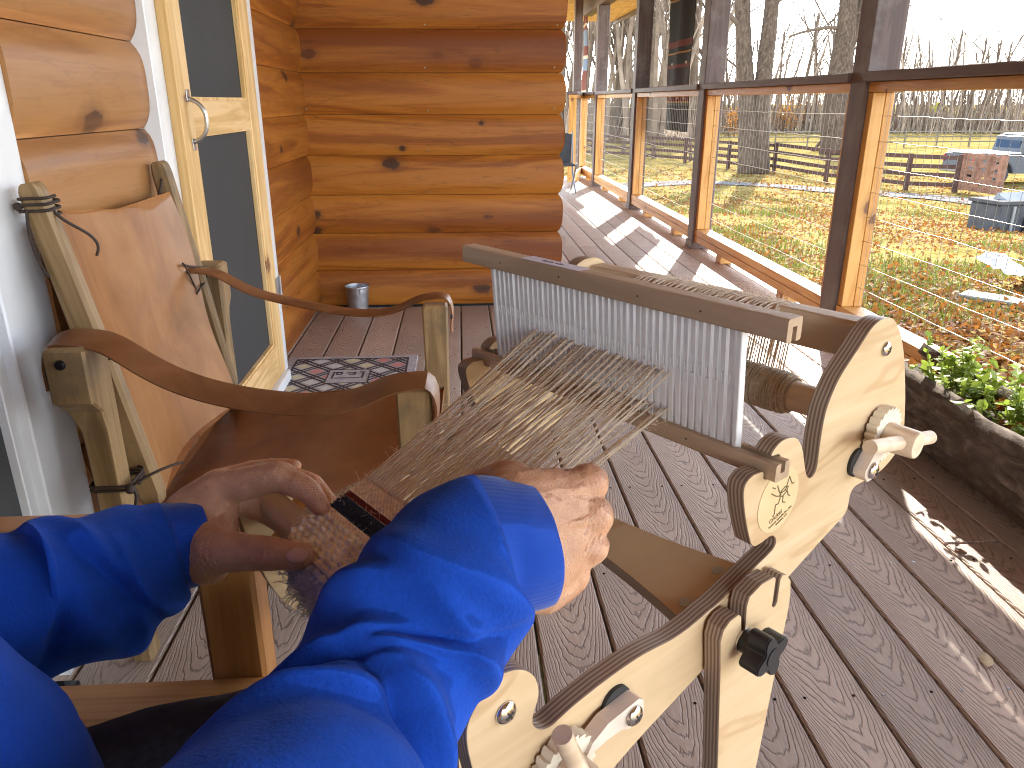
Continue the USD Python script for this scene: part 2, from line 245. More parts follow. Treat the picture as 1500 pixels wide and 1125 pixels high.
# ---------------------------------------------------------------- log walls (logs one by one)
XW, YF, XE = -.74, 3.93, .487                              # left wall line, far wall line, corner of the far wall
seam = lambda k: .005 + .187 * k
NP = 15; zz_ = np.linspace(-1, 1, NP); bul = .022 * (1 - np.abs(zz_) ** 3.6)
def log_mesh(L, h, m0=0, m1=0, seed=0, wob=.003):         # along local x from 0 to L; bulge towards -y; m0, m1: mitre direction at the ends
    n = max(8, int(L / .06)); V = []
    r = np.random.default_rng(seed)
    for i in range(n + 1):
        t = i / n
        for j in range(NP):
            b = bul[j] + wob * (meshkit.noise(np.array([t * L * 3, zz_[j] * 2, seed * 7.3])) - .5) * 2 * (1 - zz_[j] ** 4)
            x = t * L - (m0 * b if i == 0 else 0) + (m1 * b if i == n else 0)
            V.append((x, -b, zz_[j] * (h / 2 - .001)))
        V += [(t * L, .12, h / 2 - .001), (t * L, .12, -h / 2 + .001)]
    return grid_mesh(np.array(V), n + 1, NP + 2, True)
def log_run(parent, o, X, Y, L, matname, courses, m0=0, m1=0, seed=0):
    for c in courses:
        obj('log', log_mesh(L, .187, m0, m1, seed + c), matname, parent, smooth=40, xf=mtx((o[0], o[1], seam(c) + .0935), X, Y, (0, 0, 1)))
W1 = thing('log_wall', 'pale varnished log wall between the white trim and the screen door', 'wall')
log_run(W1, (XW, 1.375), (0, 1, 0), (-1, 0, 0), .60, 'pale_log', range(0, 12), seed=10)
W2 = thing('log_wall', 'narrow orange log wall between the screen door and the inside corner', 'wall')
log_run(W2, (XW, 2.955), (0, 1, 0), (-1, 0, 0), 1.0, 'pine_log', range(0, 12), seed=40)
W0 = thing('log_wall', 'log wall beyond the glass door, out of the picture on the left', 'wall')
log_run(W0, (XW, -2.5), (0, 1, 0), (-1, 0, 0), 1.78, 'pale_log', range(0, 12), seed=170)
WB = thing('log_wall', 'log wall closing the porch behind the viewer, out of the picture', 'wall')
log_run(WB, (.30, -2.0), (-1, 0, 0), (0, -1, 0), 1.10, 'pale_log', range(0, 12), seed=210)
W3 = thing('log_wall', 'orange log wall with dark knots facing the loom, behind the small bucket', 'wall')
log_run(W3, (XW - .05, YF), (1, 0, 0), (0, 1, 0), XE - XW + .05, 'pine_log', range(0, 12), m1=1, seed=70)
log_run(W3, (XE, YF), (0, 1, 0), (-1, 0, 0), 4.5, 'pine_log', range(0, 12), m0=1, seed=100) if 0 else None
for c in range(0, 12):                                    # the return of the far wall along the walkway
    m = log_mesh(4.5, .187, 1, 0, 100 + c)
    obj('log', m, 'pine_log', W3, smooth=40, xf=mtx((XE, YF, seam(c) + .0935), (0, 1, 0), (-1, 0, 0), (0, 0, 1)))
obj('chinking', [bx((XW - .06, YF + .012, 0), (XE - .012, YF + .1, 2.25)), bx((XE - .1, YF + .02, 0), (XE - .012, 8.4, 2.25))], 'soil', W3, smooth=False)
obj('chinking', bx((XW - .1, 1.38, 0), (XW - .012, 1.97, 2.25)), 'soil', W1, smooth=False)
obj('chinking', bx((XW - .1, 2.96, 0), (XW - .012, 3.96, 2.25)), 'soil', W2, smooth=False)
obj('base_flashing', bx((XW, YF - .012, .001), (XE, YF + .01, .012)), 'dark_glass', W3, smooth=False)
nails = [onpl(x, y, (0, YF - .036, 0), (0, 1, 0)) for x, y in ((622, 36), (816, 37), (622, 99), (812, 99), (627, 162), (812, 159), (448, 160), (627, 220), (629, 281), (459, 332))]
obj('nail', [trimesh.creation.icosphere(1, .004).apply_translation(p) for p in nails], 'steel', W3, smooth=True, kind='stuff')

# ---------------------------------------------------------------- roof over the porch
roof = thing('porch_roof', 'wooden porch roof overhead with a pine ceiling', 'roof')
for y0 in np.arange(9.0, 14.0, .135): obj('ceiling_board', bx((-1.5, y0, 2.26), (2.43 if y0 < 11.2 else 2.6, y0 + .131, 2.28)), 'ceiling_pine', roof, smooth=False)
obj('roof_deck', [bx((-1.5, -2.5, 2.37), (2.43, 9.0, 2.47)), bx((-1.5, 9.0, 2.37), (2.6, 14.0, 2.47))], 'ceiling_pine', roof, smooth=False)
obj('rafter', [bx((-.9, y, 2.28), (2.40, y + .045, 2.37)) for y in np.arange(-2.4, 9, .6)], 'ceiling_pine', roof, smooth=False, kind='stuff')
obj('header_beam', bx((1.67, -2.5, 2.06), (1.79, 11.2, 2.26)), 'brown_paint', roof, smooth=False)
obj('fascia', bx((2.60, 11.2, 2.2), (2.63, 14.0, 2.47)), 'brown_paint', roof, smooth=False)
# ---------------------------------------------------------------- screen door, glazed door, doormat, bucket
d = thing('screen_door', 'unpainted pine screen door with dark mesh and a steel pull handle', 'door')
XF = -.675
for y0, y1 in ((2.037, 2.132), (2.70, 2.805)): obj('stile', rbx((XF - .028, y0, .05), (XF, y1, 2.08), .002), 'raw_pine_upright', d)
wood('raw_pine_cross', (.60, .36, .13), (.72, .46, .19), (.80, .55, .27), along='y', rough=.55, scale=1.5, fine=.16)
for z0, z1 in ((.05, .175), (.912, 1.002), (1.96, 2.08)): obj('rail', rbx((XF - .027, 2.133, z0), (XF - .001, 2.699, z1), .002), 'raw_pine_cross', d)
for z0, z1 in ((.175, .912), (1.002, 1.96)):
    obj('screen', bx((XF - .022, 2.133, z0), (XF - .019, 2.699, z1)), 'screen_mesh', d)
    obj('stop_bead', [bx((XF - .0185, 2.688, z0), (XF - .006, 2.6985, z1)), bx((XF - .0185, 2.1335, z0), (XF - .006, 2.143, z1)), bx((XF - .0185, 2.143, z0), (XF - .006, 2.688, z0 + .009))], 'raw_pine_upright', d)
hd = thing('handle', parent=d); hy = 2.10
obj('grip', tube(spline([(XF + .003, hy, 1.006), (XF + .016, hy + .002, 1.0), (XF + .034, hy + .004, .98), (XF + .038, hy + .004, .955), (XF + .034, hy + .004, .93), (XF + .016, hy + .002, .909), (XF + .003, hy, .903)], 26), .0055, 10), 'steel', hd, smooth=True)
for z in (1.014, .897): obj('mounting_plate', rbx((XF, hy - .012, z - .014), (XF + .003, hy + .012, z + .014), .001), 'steel', hd)
for z in (.36, 1.7):
    h = thing('hinge', parent=d)
    obj('leaf', [rbx((XF + .0005, 2.785, z - .04), (XF + .003, 2.83, z + .04), .0008)], 'steel', h); obj('pin', cyl((XF + .006, 2.832, z - .043), (XF + .006, 2.832, z + .043), .005, 12), 'steel', h)
t = thing('door_frame', 'white painted casing around the pine screen door', 'door frame')
for y0, y1 in ((1.963, 2.034), (2.82, 2.955)): obj('casing', rbx((-.80, y0, 0), (-.70, y1, 2.10), .002), 'white_paint', t)
obj('head_casing', rbx((-.80, 2.034, 2.085), (-.70, 2.82, 2.16), .002), 'white_paint', t)
obj('sill', rbx((-.80, 2.034, .001), (-.66, 2.82, .045), .003), 'white_paint', t)
obj('reveal', bx((-.80, 2.036, .046), (-.71, 2.818, 2.084)), 'dark_glass', t)
t = thing('glazed_door', 'white framed glass door at the left edge of the picture', 'door')
obj('casing', rbx((-.80, 1.235, 0), (-.725, 1.377, 2.16), .003), 'white_paint', t)
obj('jamb', rbx((-.80, 1.208, 0), (-.742, 1.2345, 2.16), .002), 'white_paint', t)
plain('grey_paint', (.055, .058, .06), .45, noise=(6, .2)); obj('stile', [rbx((-.81, 1.10, .03), (-.755, 1.2065, 2.1), .002)], 'grey_paint', t)
obj('pane', bx((-.80, -.6, .03), (-.785, 1.0995, 2.1)), 'dark_glass', t)
obj('stile', rbx((-.81, -.7, .03), (-.755, -.601, 2.1), .002), 'grey_paint', t)
obj('threshold', rbx((-.81, -.7, .001), (-.70, 1.164, .028), .003), 'dark_glass', t)
W0 = thing('log_wall', 'log wall behind the viewer beside the glass door', 'wall') if 0 else None
# doormat: lattice of dark lines with pink and cream lozenges
plain('mat_grey', (.38, .35, .36), .95, noise=(60, .2), bump=(300, .5, .001)); plain('mat_dark', (.045, .032, .032), .95); plain('mat_pink', (.50, .20, .18), .95, noise=(80, .15)); plain('mat_cream', (.52, .46, .30), .95, noise=(80, .15)); plain('mat_pale', (.50, .48, .47), .95, noise=(80, .15))
m = thing('doormat', 'grey doormat with dark lattice and pink lozenges before the screen door', 'doormat', mtx((-.455, 2.83, 0)))
mx_, my_ = .262, .25
obj('base', rbx((-mx_, -my_, .0005), (mx_, my_, .008), .002), 'mat_grey', m)
P = Polygon([(-.225, -.215), (.225, -.215), (.225, .215), (-.225, .215)]); hole = sbox(-.07, -.075, .085, .075)
lines = []
for k in range(-12, 13):
    for s in (-1, 1):
        for o in (-.013, .013): lines.append(LineString([(k * .125 + o - .45, -s * .45), (k * .125 + o + .45, s * .45)]).buffer(.0042, cap_style=2))
lat = unary_union(lines).intersection(P).difference(hole).union(P.buffer(.003).difference(P.buffer(-.004))).union(hole.buffer(.004).difference(hole))
obj('lattice', extr(lat, .0083, .0092), 'mat_dark', m)
loz = {'mat_pink': [], 'mat_cream': [], 'mat_pale': []}
for i in range(-8, 9):
    for j in range(-8, 9):
        if not (i + j) % 2: continue
        c = np.array([i * .0625, j * .0625]); r_ = Polygon([c + (.031, 0), c + (0, .031), c - (.031, 0), c - (0, .031)]).intersection(P).difference(hole)
        if not r_.is_empty: loz[('mat_pink', 'mat_cream', 'mat_pale', 'mat_cream')[(i + 2 * j + 1) // 2 % 4]].append(extr(r_, .0083, .0088))
for k, v in loz.items(): obj('lozenge', v, k, m, kind='stuff')
obj('emblem', extr(unary_union([Point(-.03, .03).buffer(.014).difference(Point(-.03, .03).buffer(.008)), LineString([(-.052, -.02), (-.052, .045), (-.02, .045)]).buffer(.0035), LineString([(0, .035), (.03, .045), (.03, .02), (.01, .02)]).buffer(.004), LineString([(.05, .048), (.062, .048), (.062, -.02)]).buffer(.0035), LineString([(-.04, -.02), (.05, -.02)]).buffer(.003)]).intersection(hole), .0083, .0092), 'mat_dark', m)
b = thing('bucket', 'small galvanised metal bucket against the orange log wall', 'bucket', mtx((-.524, 3.80, 0)))
obj('body', lathe([(.0, .004), (.043, .004), (.044, .001), (.046, .002), (.0595, .138), (.0620, .141), (.0610, .144), (.0575, .142), (.0445, .012), (0, .012)], (0, 0, 0), (0, 0, 1), 40), 'galvanised', b, smooth=40)
for a in (0, math.pi): obj('ear', rbx((-.011, .058, .112), (.011, .064, .136), .002), 'galvanised', b, xf=mtx(rz=a + .5))
obj('bail', tube(np.array([(math.cos(t_) * .064, -.018 * math.sin(t_) - .002, .124 - .03 * math.sin(t_)) for t_ in np.linspace(0, math.pi, 24)]) @ np.array([[math.cos(2.07), math.sin(2.07), 0], [-math.sin(2.07), math.cos(2.07), 0], [0, 0, 1]]), .0018, 6), 'steel', b, smooth=True)

# ---------------------------------------------------------------- railing: posts, framed wire panels, cap
XR = 1.70; PY = [-1.0, 1.14, 3.335, 5.545, 7.72, 9.93]
for i, y in enumerate(PY):
    if i < 1: continue
    p_ = thing('porch_post', ['brown painted porch post beside the planter, mostly out of sight', 'nearest brown porch post, tall beside the wire panel', 'second brown porch post from the loom', 'third brown porch post along the walkway', 'farthest brown porch post of the row'][i - 1], 'post')
    obj('post', rbx((1.655, y - .065, .001), (1.79, y + .065, 2.06), .004), 'brown_post', p_)
    obj('base_trim', rbx((1.648, y - .07, .0015), (1.6545, y + .07, .055), .002), 'brown_post', p_)
names = ['nearest pine framed wire panel, in front of the truck and yard', 'pine framed wire panel showing the double trunked tree', 'pine framed wire panel with the dark rug hanging behind', 'pine framed wire panel near the far end of the walkway', 'shaded pine framed wire panel beside the planter log']
def wire_panel(parent, L, wires=True, sp=.0508):           # local x along the bay, y outwards, z up
    R = 'raw'
    for a, b_, nm in ((0, .042, 'stile'), (L - .042, L, 'stile')):
        obj(nm, rbx((a, .0, .146), (b_, .052, 1.034), .002), 'rail_pine_upright', parent); obj(nm, rbx((a, .054, .146), (b_ , .090, 1.034), .002), 'rail_pine_upright', parent)
    obj('top_board', rbx((0, -.002, 1.036), (L, .090, 1.074), .002), 'rail_pine_x', parent)
    obj('bottom_board', rbx((0, -.004, .102), (L, .090, .145), .002), 'rail_pine_x', parent); obj('bottom_board', rbx((0, -.002, .055), (L, .088, .099), .002), 'rail_pine_x', parent)
    obj('cap_rail', rbx((0, -.03, 1.0755), (L, .098, 1.113), .003), 'brown_paint_x', parent)
    for k in (.25, .75) if L > 1.9 else (.5,): obj('support_block', rbx((L * k - .045, .01, .002), (L * k + .045, .09, .0545), .002), 'rail_pine_x', parent)
    r_ = np.random.default_rng(int(L * 1000))
    for z in np.arange(.235, 1.03, .1016):
        n = 14; xs = np.linspace(.01, L - .01, n); w = r_.normal(0, .0012, n)
        obj('horizontal_wire', tube(np.c_[xs, np.full(n, .053), z + w - .004 * np.sin(xs / L * np.pi)], .0014, 5), 'wire_steel', parent, smooth=True)
    for x in np.arange(.055, L - .045, sp): obj('vertical_wire', tube(np.c_[np.full(3, x) + r_.normal(0, .001, 3), np.full(3, .0562), (.147, .6, 1.033)], .0008, 5), 'wire_dark', parent, smooth=True)
wood('rail_pine_x', (.50, .23, .05), (.60, .30, .075), (.68, .37, .11), along='x', rough=.5, scale=1.3, knots=3.0, kcol=(.16, .06, .02), fine=.16)
wood('brown_paint_x', (.085, .05, .042), (.11, .066, .055), (.135, .083, .07), along='x', rough=.6, scale=1.2, fine=.3)
for i in range(4):
    y0, y1 = PY[i + 1] + .067, PY[i + 2] - .067
    p_ = thing('wire_panel', names[i], 'railing panel', mtx((1.672, y0, 0), (0, 1, 0), (1, 0, 0), (0, 0, 1)))
    wire_panel(p_, y1 - y0)
p_ = thing('wire_panel', names[4], 'railing panel', mtx((1.672, -.9, 0), (0, 1, 0), (1, 0, 0), (0, 0, 1))); wire_panel(p_, 1.14 - .067 + .9)
p_ = thing('wire_panel', 'short pine framed panel between the farthest post and the corner', 'railing panel', mtx((1.672, 9.997, 0), (0, 1, 0), (1, 0, 0), (0, 0, 1))); wire_panel(p_, 1.2)
ga = np.array([-.25, -1.1, 0]); ga /= np.linalg.norm(ga)
p_ = thing('porch_gate', 'pine framed wire gate standing open at the far end', 'gate', mtx((1.66, 11.3, 0), ga, np.cross((0, 0, 1), ga), (0, 0, 1))); wire_panel(p_, 1.5)
p_ = thing('porch_post', 'slim brown post beside the far gate', 'post'); obj('post', rbx((1.50, 10.72, .001), (1.60, 10.82, 2.255), .003), 'brown_post', p_)
c_ = thing('folding_chair', 'dark folding chair at the far end, half hidden by the log wall', 'chair', mtx((1.12, 9.3, 0)))
plain('dark_canvas', (.03, .032, .038), .8, noise=(30, .2)); plain('grey_tube', (.22, .23, .25), .4, .7)
obj('seat', rbx((-.2, -.2, .30), (.2, .2, .32), .006), 'dark_canvas', c_); obj('backrest', rbx((-.2, .19, .32), (.2, .21, .64), .006), 'dark_canvas', c_)
for sx in (-.21, .21): obj('leg', tube([(sx, .22, .66), (sx, .1, .2), (sx, -.2, .004)], .011), 'grey_tube', c_, smooth=True); obj('leg', tube([(sx, -.2, .31), (sx, .2, .004)], .011), 'grey_tube', c_, smooth=True)
# woven rugs hung outside the railing
plain('rug_dark', (.035, .022, .018), .95, noise=(120, .4)); plain('rug_black', (.022, .020, .016), .95, noise=(120, .4)); plain('rug_red', (.16, .035, .02), .95, noise=(120, .3)); plain('rug_gold', (.38, .20, .05), .95, noise=(120, .3)); plain('rug_pale', (.62, .52, .40), .95, noise=(120, .3)); plain('rug_blue', (.16, .22, .33), .95, noise=(120, .3)); plain('rug_green', (.06, .10, .07), .95, noise=(120, .3))
def rug(label, a, b_, X, ztop, bands, fringe):
    pa, pb = onx(*a, X), onx(*b_, X); y0, y1 = pb[1], pa[1]; z0 = pb[2]; t = thing('woven_rug', label, 'rug', mtx((X, (y0 + y1) / 2, 0), (0, 1, 0), (1, 0, 0), (0, 0, 1))); w = (y1 - y0) / 2
    zs = z0
    for k, (h, mn) in enumerate(bands):
        z1 = min(ztop, zs + h); n = 9; xs = np.linspace(-w, w, n); wv = lambda z: .012 * np.sin(xs * 14 + z * 3) + .004 * np.sin(z * 9)
        rows = [np.c_[xs + .004 * np.sin(z * 11), wv(z) + s, np.full(n, z)] for s in (-.003, .003) for z in ([zs, (zs + z1) / 2, z1] if s < 0 else [z1, (zs + z1) / 2, zs])]
        rows.append(rows[0]); obj('band', grid_mesh(np.concatenate(rows), len(rows), n, False, False), mn, t, smooth=40); zs = z1
        if zs >= ztop: break
    r_ = np.random.default_rng(3)
    obj('fringe', [tube([(x, 0, z0 + .004), (x + r_.normal(0, .006), r_.normal(0, .006), z0 - fringe * .5), (x + r_.normal(0, .014), r_.normal(0, .01), z0 - fringe * r_.uniform(.8, 1.2))], .0035, 4) for x in np.linspace(-w, w, 26)], 'rug_pale', t, smooth=True, kind='stuff')
    return t, w
D = 'rug_dark'
bands = [(.22, 'rug_black'), (.022, 'rug_green'), (.014, 'rug_gold'), (.05, 'rug_red'), (.045, D), (.014, 'rug_gold'), (.03, 'rug_red'), (.042, D), (.10, D), (.03, 'rug_red'), (.09, 'rug_black'), (.014, 'rug_gold'), (.04, 'rug_black'), (.055, 'rug_red'), (.33, 'rug_black'), (.02, 'rug_gold'), (.02, D), (.02, 'rug_red'), (.10, D), (.018, 'rug_gold'), (.05, 'rug_red'), (.9, 'rug_black')]
rt_, rw = rug('dark woven rug with gold and red bands hanging beyond the railing', (973, 188), (1006, 194), 1.98, 2.34, bands, .05)
for zc_ in (.285, .575, 1.14):
    zc_ += onx(1006, 194, 1.98)[2]
    for xx in (-.45, 0, .45): obj('motif', extr(Polygon([(-.035, 0), (0, .013), (.035, 0), (0, -.013)]), -.008, .008).apply_transform(mtx((xx * rw * 1.3, .0, zc_), (1, 0, 0), (0, 0, 1), (0, -1, 0))), 'rug_pale', rt_)
rug('pale striped rug with blue and red bands at the far end', (852, 128), (858, 132), 1.74, 2.22, [(.25, 'rug_red'), (.15, 'rug_blue'), (.04, 'rug_pale'), (.12, 'rug_red'), (.20, 'rug_blue'), (.05, 'rug_red'), (.03, 'rug_pale'), (.4, 'rug_red')], .2)

# ---------------------------------------------------------------- hollow log planter
mat('bark', {'tc': ('texture_coordinate', {}), 'm': ('mapping', {'scale': (1., .45, 1.)}), 'v': ('noise_texture', {'scale': 26.0, 'detail': 8.0, 'roughness': .7, 'distortion': .6}), 'r': ('rgb_ramp', {'ramp': [(.3, (.05, .036, .028)), (.5, (.13, .095, .07)), (.7, (.27, .22, .17))]}), 'b': ('bump', {'strength': 1.0, 'distance': .012}), 'p': ('principled_bsdf', {'roughness': .95})},
    [('tc.object', 'm.vector'), ('m.vector', 'v.vector'), ('v.fac', 'r.fac'), ('r.color', 'p.base_color'), ('v.fac', 'b.height'), ('b.normal', 'p.normal')])
mat('log_inside', {'tc': ('texture_coordinate', {}), 'v': ('noise_texture', {'scale': 14.0, 'detail': 6.0}), 'r': ('rgb_ramp', {'ramp': [(.3, (.22, .13, .06)), (.7, (.42, .29, .16))]}), 'p': ('principled_bsdf', {'roughness': .9})}, [('tc.object', 'v.vector'), ('v.fac', 'r.fac'), ('r.color', 'p.base_color')])
pl_ = thing('planter_log', 'hollowed bark log used as a planter between deck and railing', 'planter', mtx((1.455, 0, 0)))
ys = np.linspace(.55, 2.40, 150); NA = 72
def trough(inner):
    V = []
    for y in ys:
        th = np.linspace(-math.radians(42), math.radians(222), NA) if not inner else np.linspace(math.radians(222), -math.radians(42), NA)
        th = -th if 0 else th
        for a in th:
            ca, sa = math.cos(a), -math.sin(a)
            r_ = (.141 if not inner else .108) + (.5 * .05 * (meshkit.fbm(np.array([ca * 9, y * 7, sa * 9]), 4, 3) - .5) if not inner else .012 * (meshkit.noise(np.array([ca * 4, y * 6, sa * 4])) - .5))
            if not inner: r_ += .012 * abs(math.sin(a * 11 + 3 * meshkit.noise(np.array([a * 2, y * 4, 5.0]))))
            V.append((ca * r_ * (1.0 if sa < 0 else 1.0), y, max(.004, .134 + sa * r_ * .96)))
    return np.array(V)
obj('bark_shell', grid_mesh(trough(False), len(ys), NA, False, False), 'bark', pl_, smooth=50)
obj('hollow', grid_mesh(trough(True), len(ys), NA, False, False), 'log_inside', pl_, smooth=50)
A, Bq = trough(False).reshape(len(ys), NA, 3), trough(True).reshape(len(ys), NA, 3)
for e, q in (('rim', 0), ('rim', -1)):
    qi = -1 - q if q == 0 else 0
    a_, b_ = A[:, q], Bq[:, qi]; mid = (a_ + b_) / 2 + np.c_[np.zeros(len(ys)), np.zeros(len(ys)), .012 + .02 * (meshkit.noise(np.c_[ys * 9, ys * 0 + q, ys * 0]) - .4)]
    rows = np.stack([a_, mid, b_], 1).reshape(-1, 3); obj(e, grid_mesh(rows, len(ys), 3, False, False), 'bark', pl_, smooth=50)
for k in (0, -1): obj('end_face', grid_mesh(np.concatenate([A[k], Bq[k][::-1]]), 2, NA, False, False), 'log_inside', pl_, smooth=False)
gx, gy = np.meshgrid(np.linspace(-.122, .122, 14), np.linspace(.56, 2.39, 90)); sz = .165 + .03 * (meshkit.fbm(np.stack([gx * 14, gy * 14, gx * 0], -1), 3) - .4)
obj('soil', grid_mesh(np.stack([gx, gy, sz], -1).reshape(-1, 3), 90, 14, False, False), 'soil', pl_, smooth=True)
mat('herb_leaf', {'oi': ('geometry', {}), 'r': ('rgb_ramp', {'ramp': [(0, (.26, .34, .05)), (.6, (.42, .48, .09)), (1, (.62, .58, .18))]}), 'd': ('principled_bsdf', {'roughness': .5}), 't': ('translucent_bsdf', {}), 'x': ('mix_closure', {'fac': .45})}, [('oi.random_per_island', 'r.fac'), ('r.color', 'd.base_color'), ('r.color', 't.color'), ('d.BSDF', 'x.closure1'), ('t.BSDF', 'x.closure2')], 'x.closure')
mat('dry_leaf', {'oi': ('geometry', {}), 'r': ('rgb_ramp', {'ramp': [(0, (.22, .085, .02)), (.35, (.45, .19, .03)), (.6, (.56, .32, .05)), (.8, (.55, .42, .20)), (1, (.62, .54, .38))]}), 'd': ('principled_bsdf', {'roughness': .6}), 't': ('translucent_bsdf', {}), 'x': ('mix_closure', {'fac': .35})}, [('oi.random_per_island', 'r.fac'), ('r.color', 'd.base_color'), ('r.color', 't.color'), ('d.BSDF', 'x.closure1'), ('t.BSDF', 'x.closure2')], 'x.closure')
LEAF = np.array([(0, 0, 0), (.25, .28, .05), (.6, .30, .07), (1, 0, -.02), (.6, -.30, .07), (.25, -.28, .05), (.5, 0, -.03)]); LF = np.array([(0, 6, 1), (1, 6, 2), (2, 6, 3), (3, 6, 4), (4, 6, 5), (5, 6, 0)])
def leaves(P, size, R, flat=0.0):                          # many leaf-shaped meshes as one: P positions, size lengths
    n = len(P); q = R.normal(size=(n, 3)); q[:, 2] *= (1 - flat); X = q / np.linalg.norm(q, axis=1, keepdims=True)
    z = R.normal(size=(n, 3)) * (1 - flat) + np.array([0, 0, 1.0]) * (1 + 3 * flat); Y = np.cross(z, X); Y /= np.linalg.norm(Y, axis=1, keepdims=True); Z = np.cross(X, Y)
    s = np.broadcast_to(size, n)[:, None, None]; wv = R.uniform(.6, 1.2, n)[:, None, None]; cu = R.uniform(-1, 3, n)[:, None, None]
    V = P[:, None] + s * (LEAF[None, :, :1] * X[:, None] + LEAF[None, :, 1:2] * wv * Y[:, None] + LEAF[None, :, 2:] * cu * Z[:, None])
    return trimesh.Trimesh(V.reshape(-1, 3), (LF[None] + 7 * np.arange(n)[:, None, None]).reshape(-1, 3), process=False)
R = np.random.default_rng(8)
def herb(label, y0, x0, n, h, spread):
    t = thing('herb_plant', label, 'plant', mtx((1.455 + x0, y0, .170))); stems, lp, lsz = [], [], []
    for k in range(n):
        b0 = np.array([R.normal(0, spread * .4), R.normal(0, spread * .4), 0]); tip = b0 * 1.9 + np.array([R.normal(0, .02), R.normal(0, .02), h * R.uniform(.55, 1.1)])
        c = spline([b0, (b0 + tip) / 2 + R.normal(0, .008, 3), tip], 8); stems.append(tube(c, np.linspace(.0022, .0010, 8), 5))
        for j in range(2, 8):
            for _ in range(3): lp.append(c[j]); lsz.append(R.uniform(.018, .042) * (.6 + .4 * j / 8))
    obj('stem', stems, 'herb_leaf', t, smooth=True, kind='stuff'); obj('foliage', leaves(np.array(lp), np.array(lsz), R, .35), 'herb_leaf', t, smooth=True, kind='stuff')
herb('bright yellow green herb at the far end of the log planter', 2.04, -.0, 26, .15, .09)
herb('low green herb in the middle of the log planter', 1.82, .06, 26, .12, .09)
herb('tiny green seedling by the dark soil in the log planter', 1.70, -.04, 5, .05, .025)
lp = np.c_[R.uniform(-.105, .105, 130), R.uniform(.8, 2.35, 130), np.full(130, .190)]
obj('fallen_leaves', leaves(lp + (1.455, 0, 0), R.uniform(.03, .065, 130), R, .5), 'dry_leaf', smooth=True, kind='stuff', label='dry fallen leaves lying in the log planter', cat='leaves')
for k, (x, y) in enumerate(((1445, 956), (1408, 808))):
    plain('pale_dry_leaf', (.55, .44, .27), .7, noise=(60, .2)) if k == 0 else None
    q = onz(x, y, .006); obj('fallen_leaf', leaves(np.array([q]), .045, np.random.default_rng(k + 5), .8), ['pale_dry_leaf', 'dry_leaf'][k], smooth=True, label=['pale dry leaf on the deck boards at lower right', 'small brown leaf bit on the sunlit deck'][k], cat='leaf')
